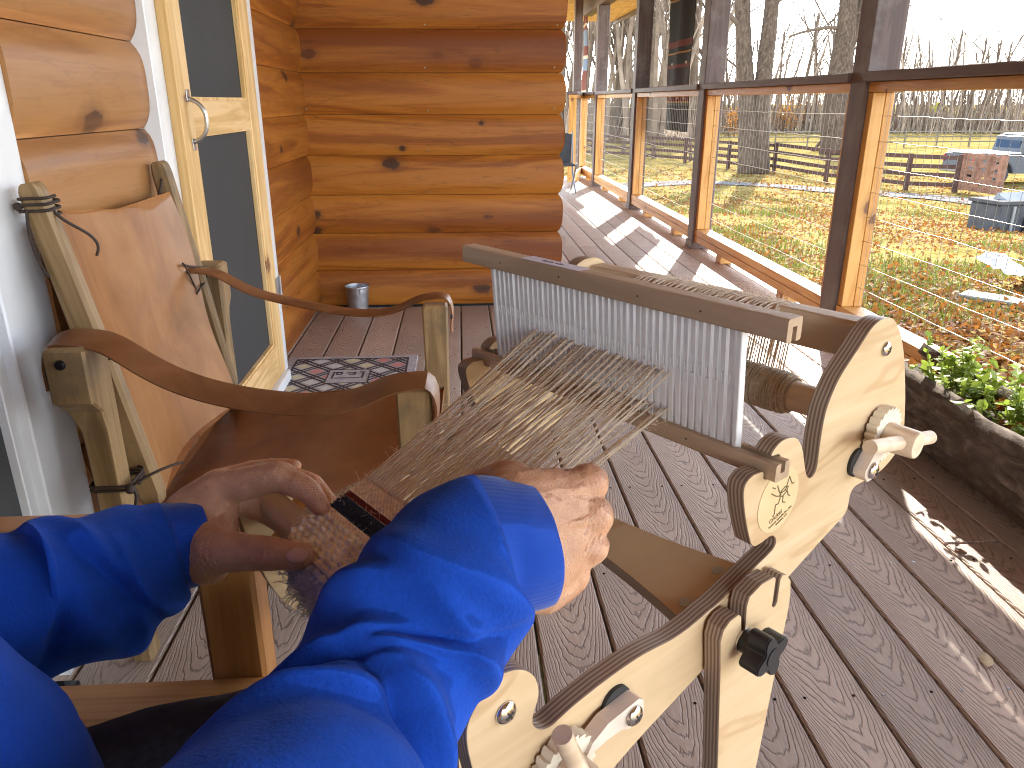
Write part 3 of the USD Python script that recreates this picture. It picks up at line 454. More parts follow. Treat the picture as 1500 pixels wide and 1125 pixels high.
# ---------------------------------------------------------------- the loom: frame u = left to right of the weaver, v = front to back (level), w = up
LA = math.radians(35.9); LU = np.array([math.sin(LA), -math.cos(LA), 0]); LV = np.array([math.cos(LA), math.sin(LA), 0]); LO = dep(1177, 462, .5125)
LX = mtx(LO, LU, LV, (0, 0, 1))
def lw(u, v, w): return LO + LU * u + LV * v + np.array([0, 0, w])
def plywood(name, axis, gap=False):
    """Birch ply: pale veneer on the two faces, dark and light plies along the edges. axis = the object's thickness axis."""
    mat(name, {'tc': ('texture_coordinate', {}), 'oi': ('object_info', {}), 'rs': ('vector_math', {'math_type': 'scale', 'vector1': (3., 5., 2.)}), 'ad': ('vector_math', {'math_type': 'add'}), 's': ('separate_xyz', {}), 'sn': ('separate_xyz', {}), 'ab': ('math', {'math_type': 'absolute'}), 'fc': ('math', {'math_type': 'greater_than', 'value2': .75}),
        'm': ('mapping', {'scale': (5., 3.4, 30.), 'rotation': (.34, 0, 0)}), 'g': ('noise_texture', {'scale': 1.0, 'detail': 4.0, 'distortion': .7}), 'r': ('rgb_ramp', {'ramp': [(.3, (.54, .375, .21)), (.46, (.60, .425, .25)), (.52, (.56, .39, .22)), (.7, (.63, .46, .28))]}),
        'm2': ('mapping', {'scale': (4., 2.6, 9.), 'rotation': (.5, 0, 0)}), 'g2': ('noise_texture', {'scale': 1.0, 'detail': 2.0, 'distortion': 1.5}), 'gk': ('math', {'math_type': 'multiply', 'value2': 24.}), 'gs': ('math', {'math_type': 'sine'}), 'gr': ('rgb_ramp', {'ramp': [(0, (1, 1, 1)), (.86, (1, 1, 1)), (1, (.86, .80, .74))]}), 'gm': ('mix_color', {'blend_type': 'multiply', 'fac': 1.0}), 'g01': ('math', {'math_type': 'multiply_add', 'value2': .5, 'value3': .5}),
        'k': ('math', {'math_type': 'multiply', 'value2': 2 * math.pi / .0031}), 'kn': ('noise_texture', {'scale': 60., 'detail': 4.}), 'kz': ('math', {'math_type': 'multiply_add', 'value2': 2.2}), 'ks': ('math', {'math_type': 'sine'}), 'k01': ('math', {'math_type': 'multiply_add', 'value2': .5, 'value3': .5}), 'e': ('rgb_ramp', {'ramp': [(.12, (.155, .098, .068)), (.45, (.24, .16, .112)), (.75, (.36, .26, .185))]}),
        'x': ('mix_color', {}), 'bv': ('bevel', {'samples': 6, 'radius': .0012}), 'b': ('bump', {'strength': .25, 'distance': .0004}), 'p': ('principled_bsdf', {'roughness': .42, 'specular_ior_level': .4})},
        [('oi.random', 'rs.scale'), ('tc.object', 'ad.vector1'), ('rs.vector', 'ad.vector2'), ('tc.object', 's.vector'), ('tc.normal', 'sn.vector'), ('sn.' + axis, 'ab.value1'), ('ab.value', 'fc.value1'), ('ad.vector', 'm.vector'), ('m.vector', 'g.vector'), ('g.fac', 'r.fac'), ('ad.vector', 'm2.vector'), ('m2.vector', 'g2.vector'), ('g2.fac', 'gk.value1'), ('gk.value', 'gs.value1'), ('gs.value', 'g01.value1'), ('g01.value', 'gr.fac'), ('r.color', 'gm.a'), ('gr.color', 'gm.b'),
         ('s.' + axis, 'k.value1'), ('ad.vector', 'kn.vector'), ('kn.fac', 'kz.value1'), ('k.value', 'kz.value3'), ('kz.value', 'ks.value1'), ('ks.value', 'k01.value1'), ('k01.value', 'e.fac'), ('fc.value', 'x.fac'), ('e.color', 'x.a'), ('gm.result', 'x.b'), ('x.result', 'p.base_color'), ('kn.fac', 'b.height'), ('bv.bevel', 'b.normal'), ('b.normal', 'p.normal')])
plywood('plywood', 'x'); plywood('plywood_flat', 'z')
wood('beech', (.42, .28, .17), (.50, .345, .215), (.56, .40, .26), along='x', rough=.5, scale=1.6, fine=.22, bumpd=.0002)
wood('beech_dowel', (.56, .40, .26), (.66, .49, .33), (.72, .56, .40), along='x', rough=.5, scale=2.0, fine=.2, bumpd=.0002)
plain('maple_pawl', (.66, .54, .44), .5, noise=(30, .1)); plain('nylon', (.70, .62, .48), .4, noise=(20, .05)); plain('chrome', (.72, .72, .72), .12, 1.0); plain('black_plastic', (.012, .012, .013), .38, bump=(300, .15, .0004)); plain('rubber', (.02, .018, .016), .7)
plain('reed_plastic', (.66, .63, .61), .35, noise=(80, .03)); plain('sticker', (.55, .49, .54), .6, noise=(120, .1)); plain('print_dark', (.06, .035, .05), .7); plain('burnt_print', (.10, .075, .02), .7); plain('varnish_disc', (.66, .46, .25), .35, noise=(40, .06)); plain('dowel_plug', (.42, .40, .33), .35)
OUT = [(0.1443,-0.0279),(0.1559,-0.0314),(0.1672,-0.04),(0.177,-0.0511),(0.1868,-0.0666),(0.1952,-0.0838),(0.2047,-0.1074),(0.2114,-0.1267),(0.2173,-0.148),(0.2141,-0.1609),(0.2053,-0.1692),(0.1878,-0.176),(0.1728,-0.178),(0.1386,-0.1761),(0.1325,-0.1796),(0.1309,-0.1853),(0.1316,-0.1953),(0.1269,-0.2011),(0.1149,-0.2047),(0.0761,-0.2179),(0.0484,-0.2279),(-0.0551,-0.2621),(-0.1548,-0.293),(-0.178,-0.312),(-0.198,-0.326),(-0.215,-0.329),(-0.232,-0.32),(-0.245,-0.303),(-0.256,-0.28),(-0.265,-0.25),(-0.272,-0.22),(-0.2765,-0.195),(-0.2755,-0.182),(-0.2681,-0.1724),(-0.261,-0.1649),(-0.2529,-0.1621),(-0.2441,-0.1636),(-0.2371,-0.1669),(-0.232,-0.1711),(-0.2278,-0.1763),(-0.2251,-0.1827),(-0.224,-0.1883),(-0.2244,-0.195),(-0.2265,-0.1998),(-0.2285,-0.2057),(-0.2287,-0.2107),(-0.2262,-0.2157),(-0.2207,-0.2207),(-0.2129,-0.2224),(-0.2062,-0.2202),(-0.1948,-0.2175),(-0.183,-0.2158),(-0.1709,-0.2141),(-0.152,-0.2126),(-0.1322,-0.2122),(-0.1176,-0.2136),(-0.0987,-0.2159),(-0.0794,-0.2146),(-0.0622,-0.2111),(-0.0504,-0.21),(-0.0298,-0.2039),(-0.0064,-0.1976),(0.0177,-0.1912),(0.0204,-0.1862),(0.0183,-0.1805),(0.0119,-0.1759),(0.0013,-0.1775),(-0.0126,-0.1781),(-0.02,-0.1633),(-0.0267,-0.1471),(-0.0322,-0.1297),(-0.0329,-0.1214),(-0.0312,-0.1179),(-0.0243,-0.1142),(-0.0175,-0.1147),(-0.0096,-0.1150),(-0.0096,-0.1240),(0.0113,-0.1240),(0.0113,-0.1068),(-0.0035,-0.1060),(-0.0014,-0.1024),(0.0055,-0.0979),(0.0138,-0.0968),(0.0225,-0.0981),(0.0299,-0.1008),(0.0353,-0.106),(0.041,-0.1141),(0.0449,-0.1237),(0.0491,-0.1337),(0.0522,-0.139),(0.0566,-0.1428),(0.0617,-0.1432),(0.0661,-0.1391),(0.0669,-0.1324),(0.0661,-0.1214),(0.0659,-0.1052),(0.0672,-0.0892),(0.0729,-0.0766),(0.0809,-0.0646),(0.0941,-0.0537),(0.1056,-0.045),(0.1185,-0.0336),(0.1297,-0.0288)]
def chaikin(P, n=1):
    P = np.asarray(P, float)
    for _ in range(n): Q = np.roll(P, -1, 0); P = np.stack([.75 * P + .25 * Q, .25 * P + .75 * Q], 1).reshape(-1, 2)
    return P
TU = .0142                                                # ply thickness
PZ = mtx((0, 0, 0), (0, 1, 0), (0, 0, 1), (1, 0, 0))      # polygon (v, w) -> loom frame, thickness along u
def panel(poly, u1, th=TU): m = extr(poly, -th, 0); m.apply_transform(PZ); m.apply_translation((u1, 0, 0)); return m
def centred(m): c = m.bounds.mean(0); m = m.copy(); m.apply_translation(-c); return m, mtx(c)
def lobj(name, m, matn, parent, smooth=30, **k): m = trimesh.util.concatenate(m) if isinstance(m, list) else m; m, x = centred(m); return obj(name, m, matn, parent, smooth=smooth, xf=x, **k)
loom = thing('table_loom', 'plywood rigid heddle loom holding the half woven band', 'loom', LX)
pp = Polygon(chaikin(OUT, 2)); U1, U0 = -.00876, -.337
lobj('side_panel', panel(pp, U1), 'plywood', loom); lobj('side_panel', panel(pp, U0), 'plywood', loom)
def along_u(poly, u0, u1): m = extr(poly, 0, u1 - u0); m.apply_transform(PZ); m.apply_translation((u0, 0, 0)); return m
def rrect(v0, w0, v1, w1, r): return sbox(v0 + r, w0 + r, v1 - r, w1 - r).buffer(r, quad_segs=4)
UI0, UI1 = U0 + .001, U1 - TU - .001
lobj('back_beam', along_u(rrect(.137, -.068, .165, -.036, .006), UI0, UI1), 'beech', loom, 50)
lobj('front_beam', along_u(rrect(-.262, -.207, -.236, -.184, .008), UI0, UI1), 'beech', loom, 50)
lobj('warp_roller', cyl((UI0, .135, -.112), (UI1, .135, -.112), .0135, 28), 'beech_dowel', loom, 40)
lobj('cloth_roller', cyl((UI0, -.208, -.252), (UI1, -.208, -.252), .0135, 28), 'beech_dowel', loom, 40)
def bolt(parent, u, v, w, r=.0062, face=U1):
    b_ = thing('bolt', parent=parent)
    dome = lathe([(r, 0), (r * 1.02, .0008), (r * .93, r * .28), (r * .68, r * .48), (r * .35, r * .58), (0, r * .60)], (u, v, w), (1, 0, 0), 28); obj('head', dome, 'chrome', b_, smooth=True)
    a = .5; obj('drive_recess', [bx((u + r * .50, -.0006, -r * .42), (u + r * .615, .0006, r * .42)).apply_transform(mtx((0, v, w)) @ trimesh.transformations.rotation_matrix(a + k * math.pi / 2, (1, 0, 0))) for k in (0, 1)], 'rubber', b_, smooth=False)
bolt(loom, U1 + .0002, .1505, -.0557); bolt(loom, U1 + .0002, -.2491, -.1898, .0072)
def gear(parent, v, w, u0, th=.009, r=.0245, n=22, rot=0.0):
    th_ = np.linspace(0, 2 * np.pi, n * 6, endpoint=False); ph = (th_ * n / (2 * np.pi)) % 1; rr = r - .0038 * ph ** 1.5
    g_ = Polygon(np.c_[rr * np.cos(th_ + rot), rr * np.sin(th_ + rot)]).buffer(-.0003).buffer(.0003); m = extr(g_, 0, th); m.apply_transform(PZ); m.apply_translation((u0, v, w)); lobj('ratchet_gear', m, 'nylon', parent)
def pawl(parent, a, b, u0, th=.0105, w=.0115, hook=1):
    a, b = np.asarray(a), np.asarray(b); d = (b - a) / np.linalg.norm(b - a); nrm = np.array([-d[1], d[0]]) * hook
    P_ = Polygon([a - d * .010 - nrm * .003, a - d * .010 + nrm * .006, a - d * .006 + nrm * .010, a + (b - a) * .62 + nrm * .010, b + nrm * .004, b + d * .006 - nrm * .003, b + d * .001 - nrm * .004, a + (b - a) * .66 - nrm * .003, a + (b - a) * .30 - nrm * .0045, a + d * .004 - nrm * .009, a - d * .004 - nrm * .009])
    m = extr(P_, 0, th); m.apply_transform(PZ); m.apply_translation((u0, 0, 0)); lobj('pawl', m, 'maple_pawl', parent, 20); bolt(parent, u0 + th + .0002, a[0], a[1], .0072)
    lobj('pawl_spacer', cyl((U1 + .0002, a[0] - .004, a[1] + .004), (u0 - .0002, a[0] - .004, a[1] + .004), .0125, 24), 'rubber', parent, 40)
gear(loom, .1565, -.130, U1 + .0022); gear(loom, -.2085, -.2515, U1 + .0022, rot=.1)
pawl(loom, (.1335, -.1548), (.162, -.124), U1 + .0032, hook=1); pawl(loom, (-.1534, -.2396), (-.190, -.2435), U1 + .0032, hook=-1)
h = thing('crank_handle', parent=loom); c0 = np.array([U1 + .0115, .1565, -.131])
obj('hub', lathe([(.0, 0), (.0125, .0), (.0125, .003), (.0118, .0235), (.0108, .0255), (0, .0255)], c0, (1, 0, 0), 28), 'beech_dowel', h, smooth=40)
dd = np.array([0, .979, -.204]); cc = c0 + (.0145, 0, 0)
obj('dowel', cyl(cc - dd * .064, cc + dd * .052, .0060, 20), 'beech_dowel', h, smooth=40); 
h = thing('crank_handle', parent=loom); c0 = np.array([U1 + .0115, -.2085, -.2515])
obj('hub', lathe([(.0, 0), (.0135, .0), (.0135, .003), (.0128, .044), (.0118, .047), (0, .047)], c0, (1, 0, 0), 28), 'beech_dowel', h, smooth=40)
dd = np.array([0, -.38, .925]); cc = c0 + (.0165, 0, 0)
obj('dowel', cyl(cc - dd * .050, cc + dd * .060, .0060, 20), 'beech_dowel', h, smooth=40)
# maker's mark burnt into the near panel
lc = np.array([.015, -.1469]); tdir = math.atan2(.31, .95)
disc = extr(Point(0, 0).buffer(.0265, quad_segs=24), 0, .0002)
lm = mtx((U1 + .00015, lc[0], lc[1]), (0, math.cos(tdir), math.sin(tdir)), (0, -math.sin(tdir), math.cos(tdir)), (1, 0, 0))
obj('varnish_spot', disc, 'varnish_disc', loom, xf=lm, smooth=False)
lines = [[(-.008, .012), (-.003, .006), (.001, .003)], [(.0, .014), (.0015, .007), (.003, .004)], [(.001, .003), (.004, .006), (.009, .0065), (.013, .004), (.010, .001), (.005, .0), (.001, .003)], [(.002, .001), (-.001, -.003), (-.0045, -.0015), (-.007, -.009), (-.009, -.0095)], [(.006, .0), (.004, -.005), (.0075, -.008)], [(.009, .003), (.0155, .012), (.018, .003), (.0205, .0025)], [(.011, .002), (.012, -.004), (.014, -.006)], [(.0035, .0045), (.0075, .0035), (.0105, .0045)], [(-.003, .0135), (-.006, .0165)]]
art = unary_union([LineString(l_).buffer(.00045) for l_ in lines] + [Point(.0025, .0038).buffer(.0011)])
obj('cricket_mark', extr(art, .0003, .0005), 'burnt_print', loom, xf=lm, smooth=False)
def txt(s, h_, x, y, d=.0002, **k):
    m = meshkit.text_mesh(s, h_, d, **k); w_ = m.bounds[1][0] - m.bounds[0][0]; m.apply_translation((x - w_ / 2 - m.bounds[0][0], y, .0003)); return m
obj('lettering', [txt('Cricket', .0036, -.0055, -.0143), txt('Schacht Spindle Co., Inc.', .0019, .0, -.0180), txt('Boulder, CO', .0019, .001, -.0213)], 'burnt_print', loom, xf=lm, smooth=False)
# rigid heddle: two grooved bars and the white reed
hed = thing('rigid_heddle', 'white plastic rigid heddle between two grooved wooden bars', 'heddle', LX)
def channel(v0, w0, v1, w1, gv, gw, up):                  # bar with a groove, open downwards or upwards
    b_ = rrect(v0, w0, v1, w1, .0022); g = sbox(gv[0], w0 - .01, gv[1], gw) if not up else sbox(gv[0], gw, gv[1], w1 + .01)
    return b_.difference(g)
wood('beech_bar', (.35, .235, .145), (.43, .295, .185), (.48, .335, .22), along='x', rough=.5, scale=1.5, fine=.2, bumpd=.0002)
lobj('top_bar', along_u(channel(-.0172, -.0165, 0, 0, (-.0112, -.0058), -.006, False), -.36, 0), 'beech_bar', hed, 40)
lobj('bottom_bar', along_u(channel(-.008, -.1225, .0098, -.1085, (-.0018, .0036), -.1165, True), -.36, -.0005), 'beech_bar', hed, 40)
rv = lambda w: -.0085 + (w + .006) / (-.1105) * .0094
tilt = mtx((0, 0, 0), (1, 0, 0), (0, math.cos(.085), math.sin(.085)), (0, -math.sin(.085), math.cos(.085)))
N = 40; pit = .2745 / N
rnd = np.random.default_rng(2)
for k in range(N):
    u_ = -.3175 + pit * (k + .5); dpt = .0026; z1, z0 = .0005, -.1105; hz = -.0505
    m = [bx((-.0021, -dpt, hz + .0045), (.0021, dpt, z1)), bx((-.0021, -dpt, z0), (.0021, dpt, hz - .0045)), bx((-.0021, -dpt, hz - .0045), (-.0009, dpt, hz + .0045)), bx((.0009, -dpt, hz - .0045), (.0021, dpt, hz + .0045))]
    obj('slat', m, 'reed_plastic', hed, smooth=False, xf=mtx((u_ + rnd.normal(0, .0002), -.0085, -.006)) @ tilt)
for u_ in (-.3205, -.0400): obj('end_slat', rbx((-.0022, -.0036, -.1105), (.0022, .0036, .0005), .0006), 'reed_plastic', hed, smooth=False, xf=mtx((u_, -.0085, -.006)) @ tilt)
obj('reed_cross_strip', [bx((-.32, -.0008, z), (-.04, .0008, z + .003)) for z in (-.0085, -.1105)], 'reed_plastic', hed, smooth=False, xf=mtx((0, -.0085, -.006)) @ tilt)
obj('nail', [cyl((u_, -.0175, -.0085), (u_, -.0171, -.0085), .0008, 8) for u_ in (-.30, -.22, -.13, -.07)] + [cyl((u_, -.0083, -.115), (u_, -.0079, -.115), .0008, 8) for u_ in (-.30, -.19, -.08)], 'rubber', hed, smooth=False, kind='stuff')
st_ = obj('sticker', rbx((-.272, -.0164, .00005), (-.198, -.0008, .0003), .0001), 'sticker', hed, smooth=False)
obj('print', [bx((-.250 + x, -.0106, .0004), (-.250 + x + w_, -.0075 + .0012 * (i % 3 == 0), .0005)) for i, (x, w_) in enumerate(((0, .0022), (.003, .0018), (.0056, .0024), (.009, .0016), (.0115, .0022), (.0175, .002), (.0205, .0024), (.024, .0022)))], 'print_dark', hed, smooth=False)
# stand: two slotted legs with knobs, and the waisted brace between the side panels
stand = thing('loom_stand', 'plywood loom stand with slotted legs, brace and a black knob', 'stand', LX)
LEG = [(-.0515, -.3505), (-.0631, -.2496), (-.0668, -.225), (-.0643, -.2158), (-.0578, -.2115), (-.0473, -.2108), (-.0442, -.2145), (-.0410, -.2318), (-.0405, -.246), (-.0365, -.246), (-.0365, -.235), (-.0375, -.2182), (-.0382, -.2083), (-.0362, -.2010), (-.0215, -.1965), (-.0054, -.1975), (-.0033, -.2000), (-.0033, -.2235), (-.0012, -.2265), (.0015, -.2265), (.0036, -.2235), (.0036, -.2035), (.0060, -.2010), (.0121, -.2030), (.0190, -.2110), (.0218, -.2240), (.0222, -.2369), (.0162, -.2925), (.0067, -.3897), (.001, -.50), (.001, -.80), (.03, -.84), (.11, -.848), (.11, -.866), (-.17, -.866), (-.17, -.848), (-.07, -.84), (-.045, -.80), (-.045, -.50)]
lp_ = Polygon(LEG).buffer(.0012).buffer(-.0012).buffer(-.0012).buffer(.0012)
lobj('leg', panel(lp_, .0078), 'plywood', stand); lobj('leg', panel(lp_, U0 - TU - .0023), 'plywood', stand)
tb = np.array([.064, .020]); tb /= np.linalg.norm(tb); bo = np.array([-.035, -.2148]); us = np.linspace(UI0 - .0005, UI1 + .0005, 41)
hw = lambda u_: .0165 + .0185 * np.abs((u_ - (UI0 + UI1) / 2) / (UI1 - UI0) * 2) ** 1.7
ou = [(u_, hw(u_)) for u_ in us] + [(u_, -hw(u_)) for u_ in us[::-1]]
BXF = mtx((0, bo[0], bo[1]), (1, 0, 0), (0, tb[0], tb[1]), (0, -tb[1], tb[0]))
obj('brace', extr(Polygon(ou), -.0142, 0), 'plywood_flat', stand, xf=BXF)
for u_ in (UI1 - .010, UI0 + .010):
    for s in (-.02, .02): obj('dowel_plug', lathe([(0, .0002), (.0046, .0002), (.0046, .0005), (.004, .0008), (0, .0008)], (u_, s, 0), (0, 0, 1), 20), 'dowel_plug', stand, xf=BXF)
k_ = thing('clamp_knob', parent=stand); kc = np.array([.0078, -.0385, -.2365])
obj('washer', lathe([(.004, 0), (.0098, .0), (.0098, .0015), (.004, .0015)], kc + (.0002, 0, 0), (1, 0, 0), 28), 'chrome', k_, smooth=40)
obj('collar', cyl(kc + (.002, 0, 0), kc + (.010, 0, 0), .0088, 24), 'black_plastic', k_, smooth=40)
th_ = np.linspace(0, 2 * np.pi, 96, endpoint=False); kp = Polygon(np.c_[np.cos(th_), np.sin(th_)] * (.0145 + .0042 * np.cos(4 * (th_ - .35)))[:, None]).buffer(.0005)
m_ = [extr(kp.buffer(-.0008), .0095, .0255), extr(kp, .0105, .0243), extr(Point(0, 0).buffer(.0075), .0255, .0262)]
for q in m_: q.apply_transform(PZ); q.apply_translation(kc)
obj('grip', m_, 'black_plastic', k_, smooth=30)

# ---------------------------------------------------------------- the weaving: warp threads, woven bands, the rag hem, yarn on the roller
mat('jute', {'tc': ('texture_coordinate', {}), 'gi': ('geometry', {}), 'n': ('noise_texture', {'scale': 300., 'detail': 4.}), 'a': ('mix_float', {'fac': .35}), 'r': ('rgb_ramp', {'ramp': [(.25, (.82, .68, .53)), (.5, (.90, .78, .63)), (.75, (.93, .84, .72))]}), 'b': ('bump', {'strength': .8, 'distance': .0006}), 'd': ('principled_bsdf', {'roughness': .9}), 't': ('translucent_bsdf', {}), 'x': ('mix_closure', {'fac': .28})},
    [('tc.object', 'n.vector'), ('n.fac', 'a.a'), ('gi.random_per_island', 'a.b'), ('a.result', 'r.fac'), ('r.color', 'd.base_color'), ('r.color', 't.color'), ('n.fac', 'b.height'), ('b.normal', 'd.normal'), ('d.BSDF', 'x.closure1'), ('t.BSDF', 'x.closure2')], 'x.closure')
plain('weft_tan', (.84, .66, .49), .95, noise=(220, .25), bump=(500, .8, .0008)); plain('weft_red', (.14, .018, .018), .95, noise=(220, .3), bump=(500, .8, .0008)); plain('weft_navy', (.018, .030, .06), .95, noise=(220, .4), bump=(500, .8, .0008)); plain('weft_pink', (.86, .73, .57), .95, noise=(70, .28), bump=(300, .9, .001)); plain('weft_grey', (.56, .54, .55), .95, noise=(90, .3), bump=(300, .9, .001))
wv_ = thing('weaving', 'unfinished jute weaving with red and navy stripe stretched on the loom', 'weaving', LX)
R = np.random.default_rng(21)
UL, UR = -.2595, -.105; NW = 96
fell = np.array([-.1885, -.1605])
for k in range(NW):
    f = k / (NW - 1); u0_ = UL + (UR - UL) * f + R.normal(0, .0004); u1_ = -.2655 + (-.1015 + .2655) * f
    q_ = (u1_ + .3175) / pit - (.5 if k % 2 == 0 else 0.0); u1_ = -.3175 + pit * (round(q_) + (.5 if k % 2 == 0 else 0.0)) + R.normal(0, .0006)
    up_ = k % 2 == 0; wz = (-.0655 if up_ else -.0985) + R.normal(0, .0012)
    A_ = np.array([u0_, fell[0] - .004, fell[1] + .0008]); B_ = np.array([u1_, rv(wz), wz]); C_ = np.array([u1_ + R.normal(0, .0006), .140, -.0365 + R.normal(0, .0005)])
    n1 = 16; tt = np.linspace(0, 1, n1)[:, None]; p1 = A_ + (B_ - A_) * tt; p1[:, 2] -= (np.sin(tt[:, 0] * np.pi)) * R.uniform(0, .0018); p1 += R.normal(0, .00022, p1.shape)
    tt = np.linspace(0, 1, 8)[1:, None]; p2 = B_ + (C_ - B_) * tt; p2 += R.normal(0, .0004, p2.shape)
    ang = np.linspace(.5 * np.pi, -.1, 5)[1:]; p3 = np.c_[np.full(4, C_[0]), .157 + .0095 * np.cos(ang), -.046 + .0105 * np.sin(ang)]
    p4 = np.array([C_[0] + R.normal(0, .0012), .1535 + R.normal(0, .001), -.112]); tt = np.linspace(0, 1, 6)[1:, None]; p4 = p3[-1] + (p4 - p3[-1]) * tt
    P_ = np.vstack([p1, p2, p3, p4]); nn = len(P_); obj('warp_thread', tube(P_, .00074 * (1 + .12 * R.normal(size=nn)).clip(.6, 1.5), 6), 'jute', wv_, smooth=True)
def fuzz(n, pick, ln, parent, nm='stray_fibre', width=.00011, matn='jute'):                 # stray fibres as fine curves
    pts, cnt = [], []
    for _ in range(n):
        p_ = pick(); d_ = R.normal(size=3); d_ /= np.linalg.norm(d_); L_ = ln * R.uniform(.3, 1.3); q_ = p_ + d_ * L_ * .5 + R.normal(0, .15 * L_, 3); r_ = q_ + d_ * L_ * .5 + R.normal(0, .3 * L_, 3); pts += [p_, p_ * .3 + q_ * .7, q_ * .6 + r_ * .4, r_]; cnt.append(4)
    c = UsdGeom.BasisCurves.Define(stage, fresh(parent.GetPath().pathString, nm)); c.CreateTypeAttr('cubic'); c.CreateBasisAttr('bezier'); c.CreateWrapAttr('nonperiodic')
    c.CreatePointsAttr(Vt.Vec3fArray.FromNumpy(np.asarray(pts, np.float32))); c.CreateCurveVertexCountsAttr(Vt.IntArray(cnt)); c.CreateWidthsAttr(Vt.FloatArray([width * 2] * len(pts))); c.SetWidthsInterpolation('vertex')
    UsdShade.MaterialBindingAPI.Apply(c.GetPrim()).Bind(UsdShade.Material.Get(stage, LK + matn)); return tag(c.GetPrim(), kind='stuff')
def on_warp():
    f = R.uniform() if R.uniform() > .3 else R.choice([0, 1]) ; t_ = R.uniform(); wz = R.choice([-.0655, -.0985]); a = np.array([UL + (UR - UL) * f, *fell]); b_ = np.array([-.2655 + .164 * f, rv(wz), wz]); return a + (b_ - a) * t_
fuzz(1500, on_warp, .007, wv_)
# woven cloth: path (v, w) from the fell down over the front beam
path = spline([fell, (-.209, -.1655), (-.226, -.1725), (-.244, -.1785), (-.2555, -.1825), (-.2665, -.191), (-.2690, -.203), (-.2675, -.220), (-.262, -.238), (-.254, -.250)], 220); sl = np.r_[0, np.cumsum(np.linalg.norm(np.diff(path, axis=0), axis=1))]
def at_s(s_): return np.array([np.interp(s_, sl, path[:, 0]), np.interp(s_, sl, path[:, 1])])
def cloth(name, s0, s1, matn, chunk, rough_edge=0., amp=.0011):
    ns, nu = max(10, int((s1 - s0) / .0006)), 230; us_ = np.linspace(0, 1, nu); V = []
    for s_ in np.linspace(s0, s1, ns):
        p_ = at_s(s_); t_ = at_s(s_ + .0008) - at_s(s_ - .0008); t_ /= np.linalg.norm(t_) + 1e-9; n_ = np.array([t_[1], -t_[0]]); n_ = n_ if n_[1] > 0 or abs(n_[1]) < .3 and n_[0] < 0 else -n_
        row = np.floor(s_ / chunk[1]); e0, e1 = UL - .001 + rough_edge * (meshkit.noise(np.array([s_ * 300, 1., 2.])) - .5), UR + .001 + rough_edge * (meshkit.noise(np.array([s_ * 300, 5., 2.])) - .5)
        uu = e0 + (e1 - e0) * us_; ph = (row % 2) * np.pi
        h_ = amp * (.62 + .5 * np.sin(uu * 2 * np.pi / chunk[0] + ph)) * np.abs(np.sin(s_ / chunk[1] * np.pi)) ** .7 + amp * 1.4 * (meshkit.fbm(np.stack([uu * 260, np.full(nu, s_ * 330), np.full(nu, chunk[0] * 999)], -1), 3) - .5)
        V.append(np.c_[uu, p_[0] + n_[0] * h_, p_[1] + n_[1] * h_])
    V = np.concatenate(V); Vb = V.copy(); obj(name, grid_mesh(V, ns, nu, False, False), matn, wv_, smooth=True)
cloth('tan_band', 0, .0215, 'weft_tan', (.0047, .0017)); cloth('red_band', .0216, .0268, 'weft_red', (.0047, .0017)); cloth('navy_band', .0269, .0415, 'weft_navy', (.0047, .0017)); cloth('tan_band', .0416, .0475, 'weft_tan', (.0047, .0020))
cloth('chunky_band', .0476, .083, 'weft_pink', (.0094, .0052), .004, .0030); cloth('rag_hem', .0831, sl[-1] - .001, 'weft_grey', (.011, .006), .006, .0036)
fuzz(1800, lambda: np.array([R.uniform(UL, UR), *at_s(R.uniform(.092, sl[-1]))]) + (0, -.001, -.001), .010, wv_, 'rag_fringe', .0003, 'weft_grey')
fuzz(420, lambda: np.array([R.choice([UL, R.uniform(UL, UR)]), *at_s(R.uniform(0, .08))]) + (0, 0, .001), .006, wv_, 'stray_fibre', .00012)
# yarn wound on the warp roller
mat('jute_dark', {'tc': ('texture_coordinate', {}), 'n': ('noise_texture', {'scale': 240., 'detail': 4.}), 'r': ('rgb_ramp', {'ramp': [(.3, (.42, .34, .24)), (.7, (.60, .50, .37))]}), 'b': ('bump', {'strength': .8, 'distance': .0008}), 'p': ('principled_bsdf', {'roughness': .95})}, [('tc.object', 'n.vector'), ('n.fac', 'r.fac'), ('r.color', 'p.base_color'), ('n.fac', 'b.height'), ('b.normal', 'p.normal')])
turns = []
for l_ in range(2):
    nt = 118; th_ = np.linspace(0, nt * 2 * np.pi, nt * 14); uu = np.linspace(-.292, -.074, len(th_)) + .0016 * np.sin(th_ * .37 + l_ * 2) + .0012 * (meshkit.noise(np.c_[th_ * .8, th_ * 0 + l_, th_ * 0]) - .5) * 2
    rr = (.0172 + .0012 * l_) * (1 - .28 * np.clip((np.abs(uu + .183) - .098) / .012, 0, 1) ** 2) + .0011 * (meshkit.noise(np.c_[th_ * .45, th_ * 0 + 3 + l_, th_ * 0]) - .3)
    turns.append(tube(np.c_[uu, .135 + rr * np.cos(th_), -.112 + rr * np.sin(th_)], .00105, 5, False))
obj('wound_yarn', turns, 'jute_dark', wv_, smooth=True)
obj('yarn_core', cyl((-.29, .135, -.112), (-.076, .135, -.112), .0165, 32), 'jute_dark', wv_, smooth=40)
fuzz(900, lambda: np.array([R.uniform(-.29, -.075), .135 + .0185 * math.cos(t0 := R.uniform(0, 6.28)), -.112 + .0185 * math.sin(t0)]), .006, wv_)
fuzz(700, lambda: np.array([R.uniform(-.265, -.1), .15 + R.normal(0, .006), -.036]), .008, wv_)
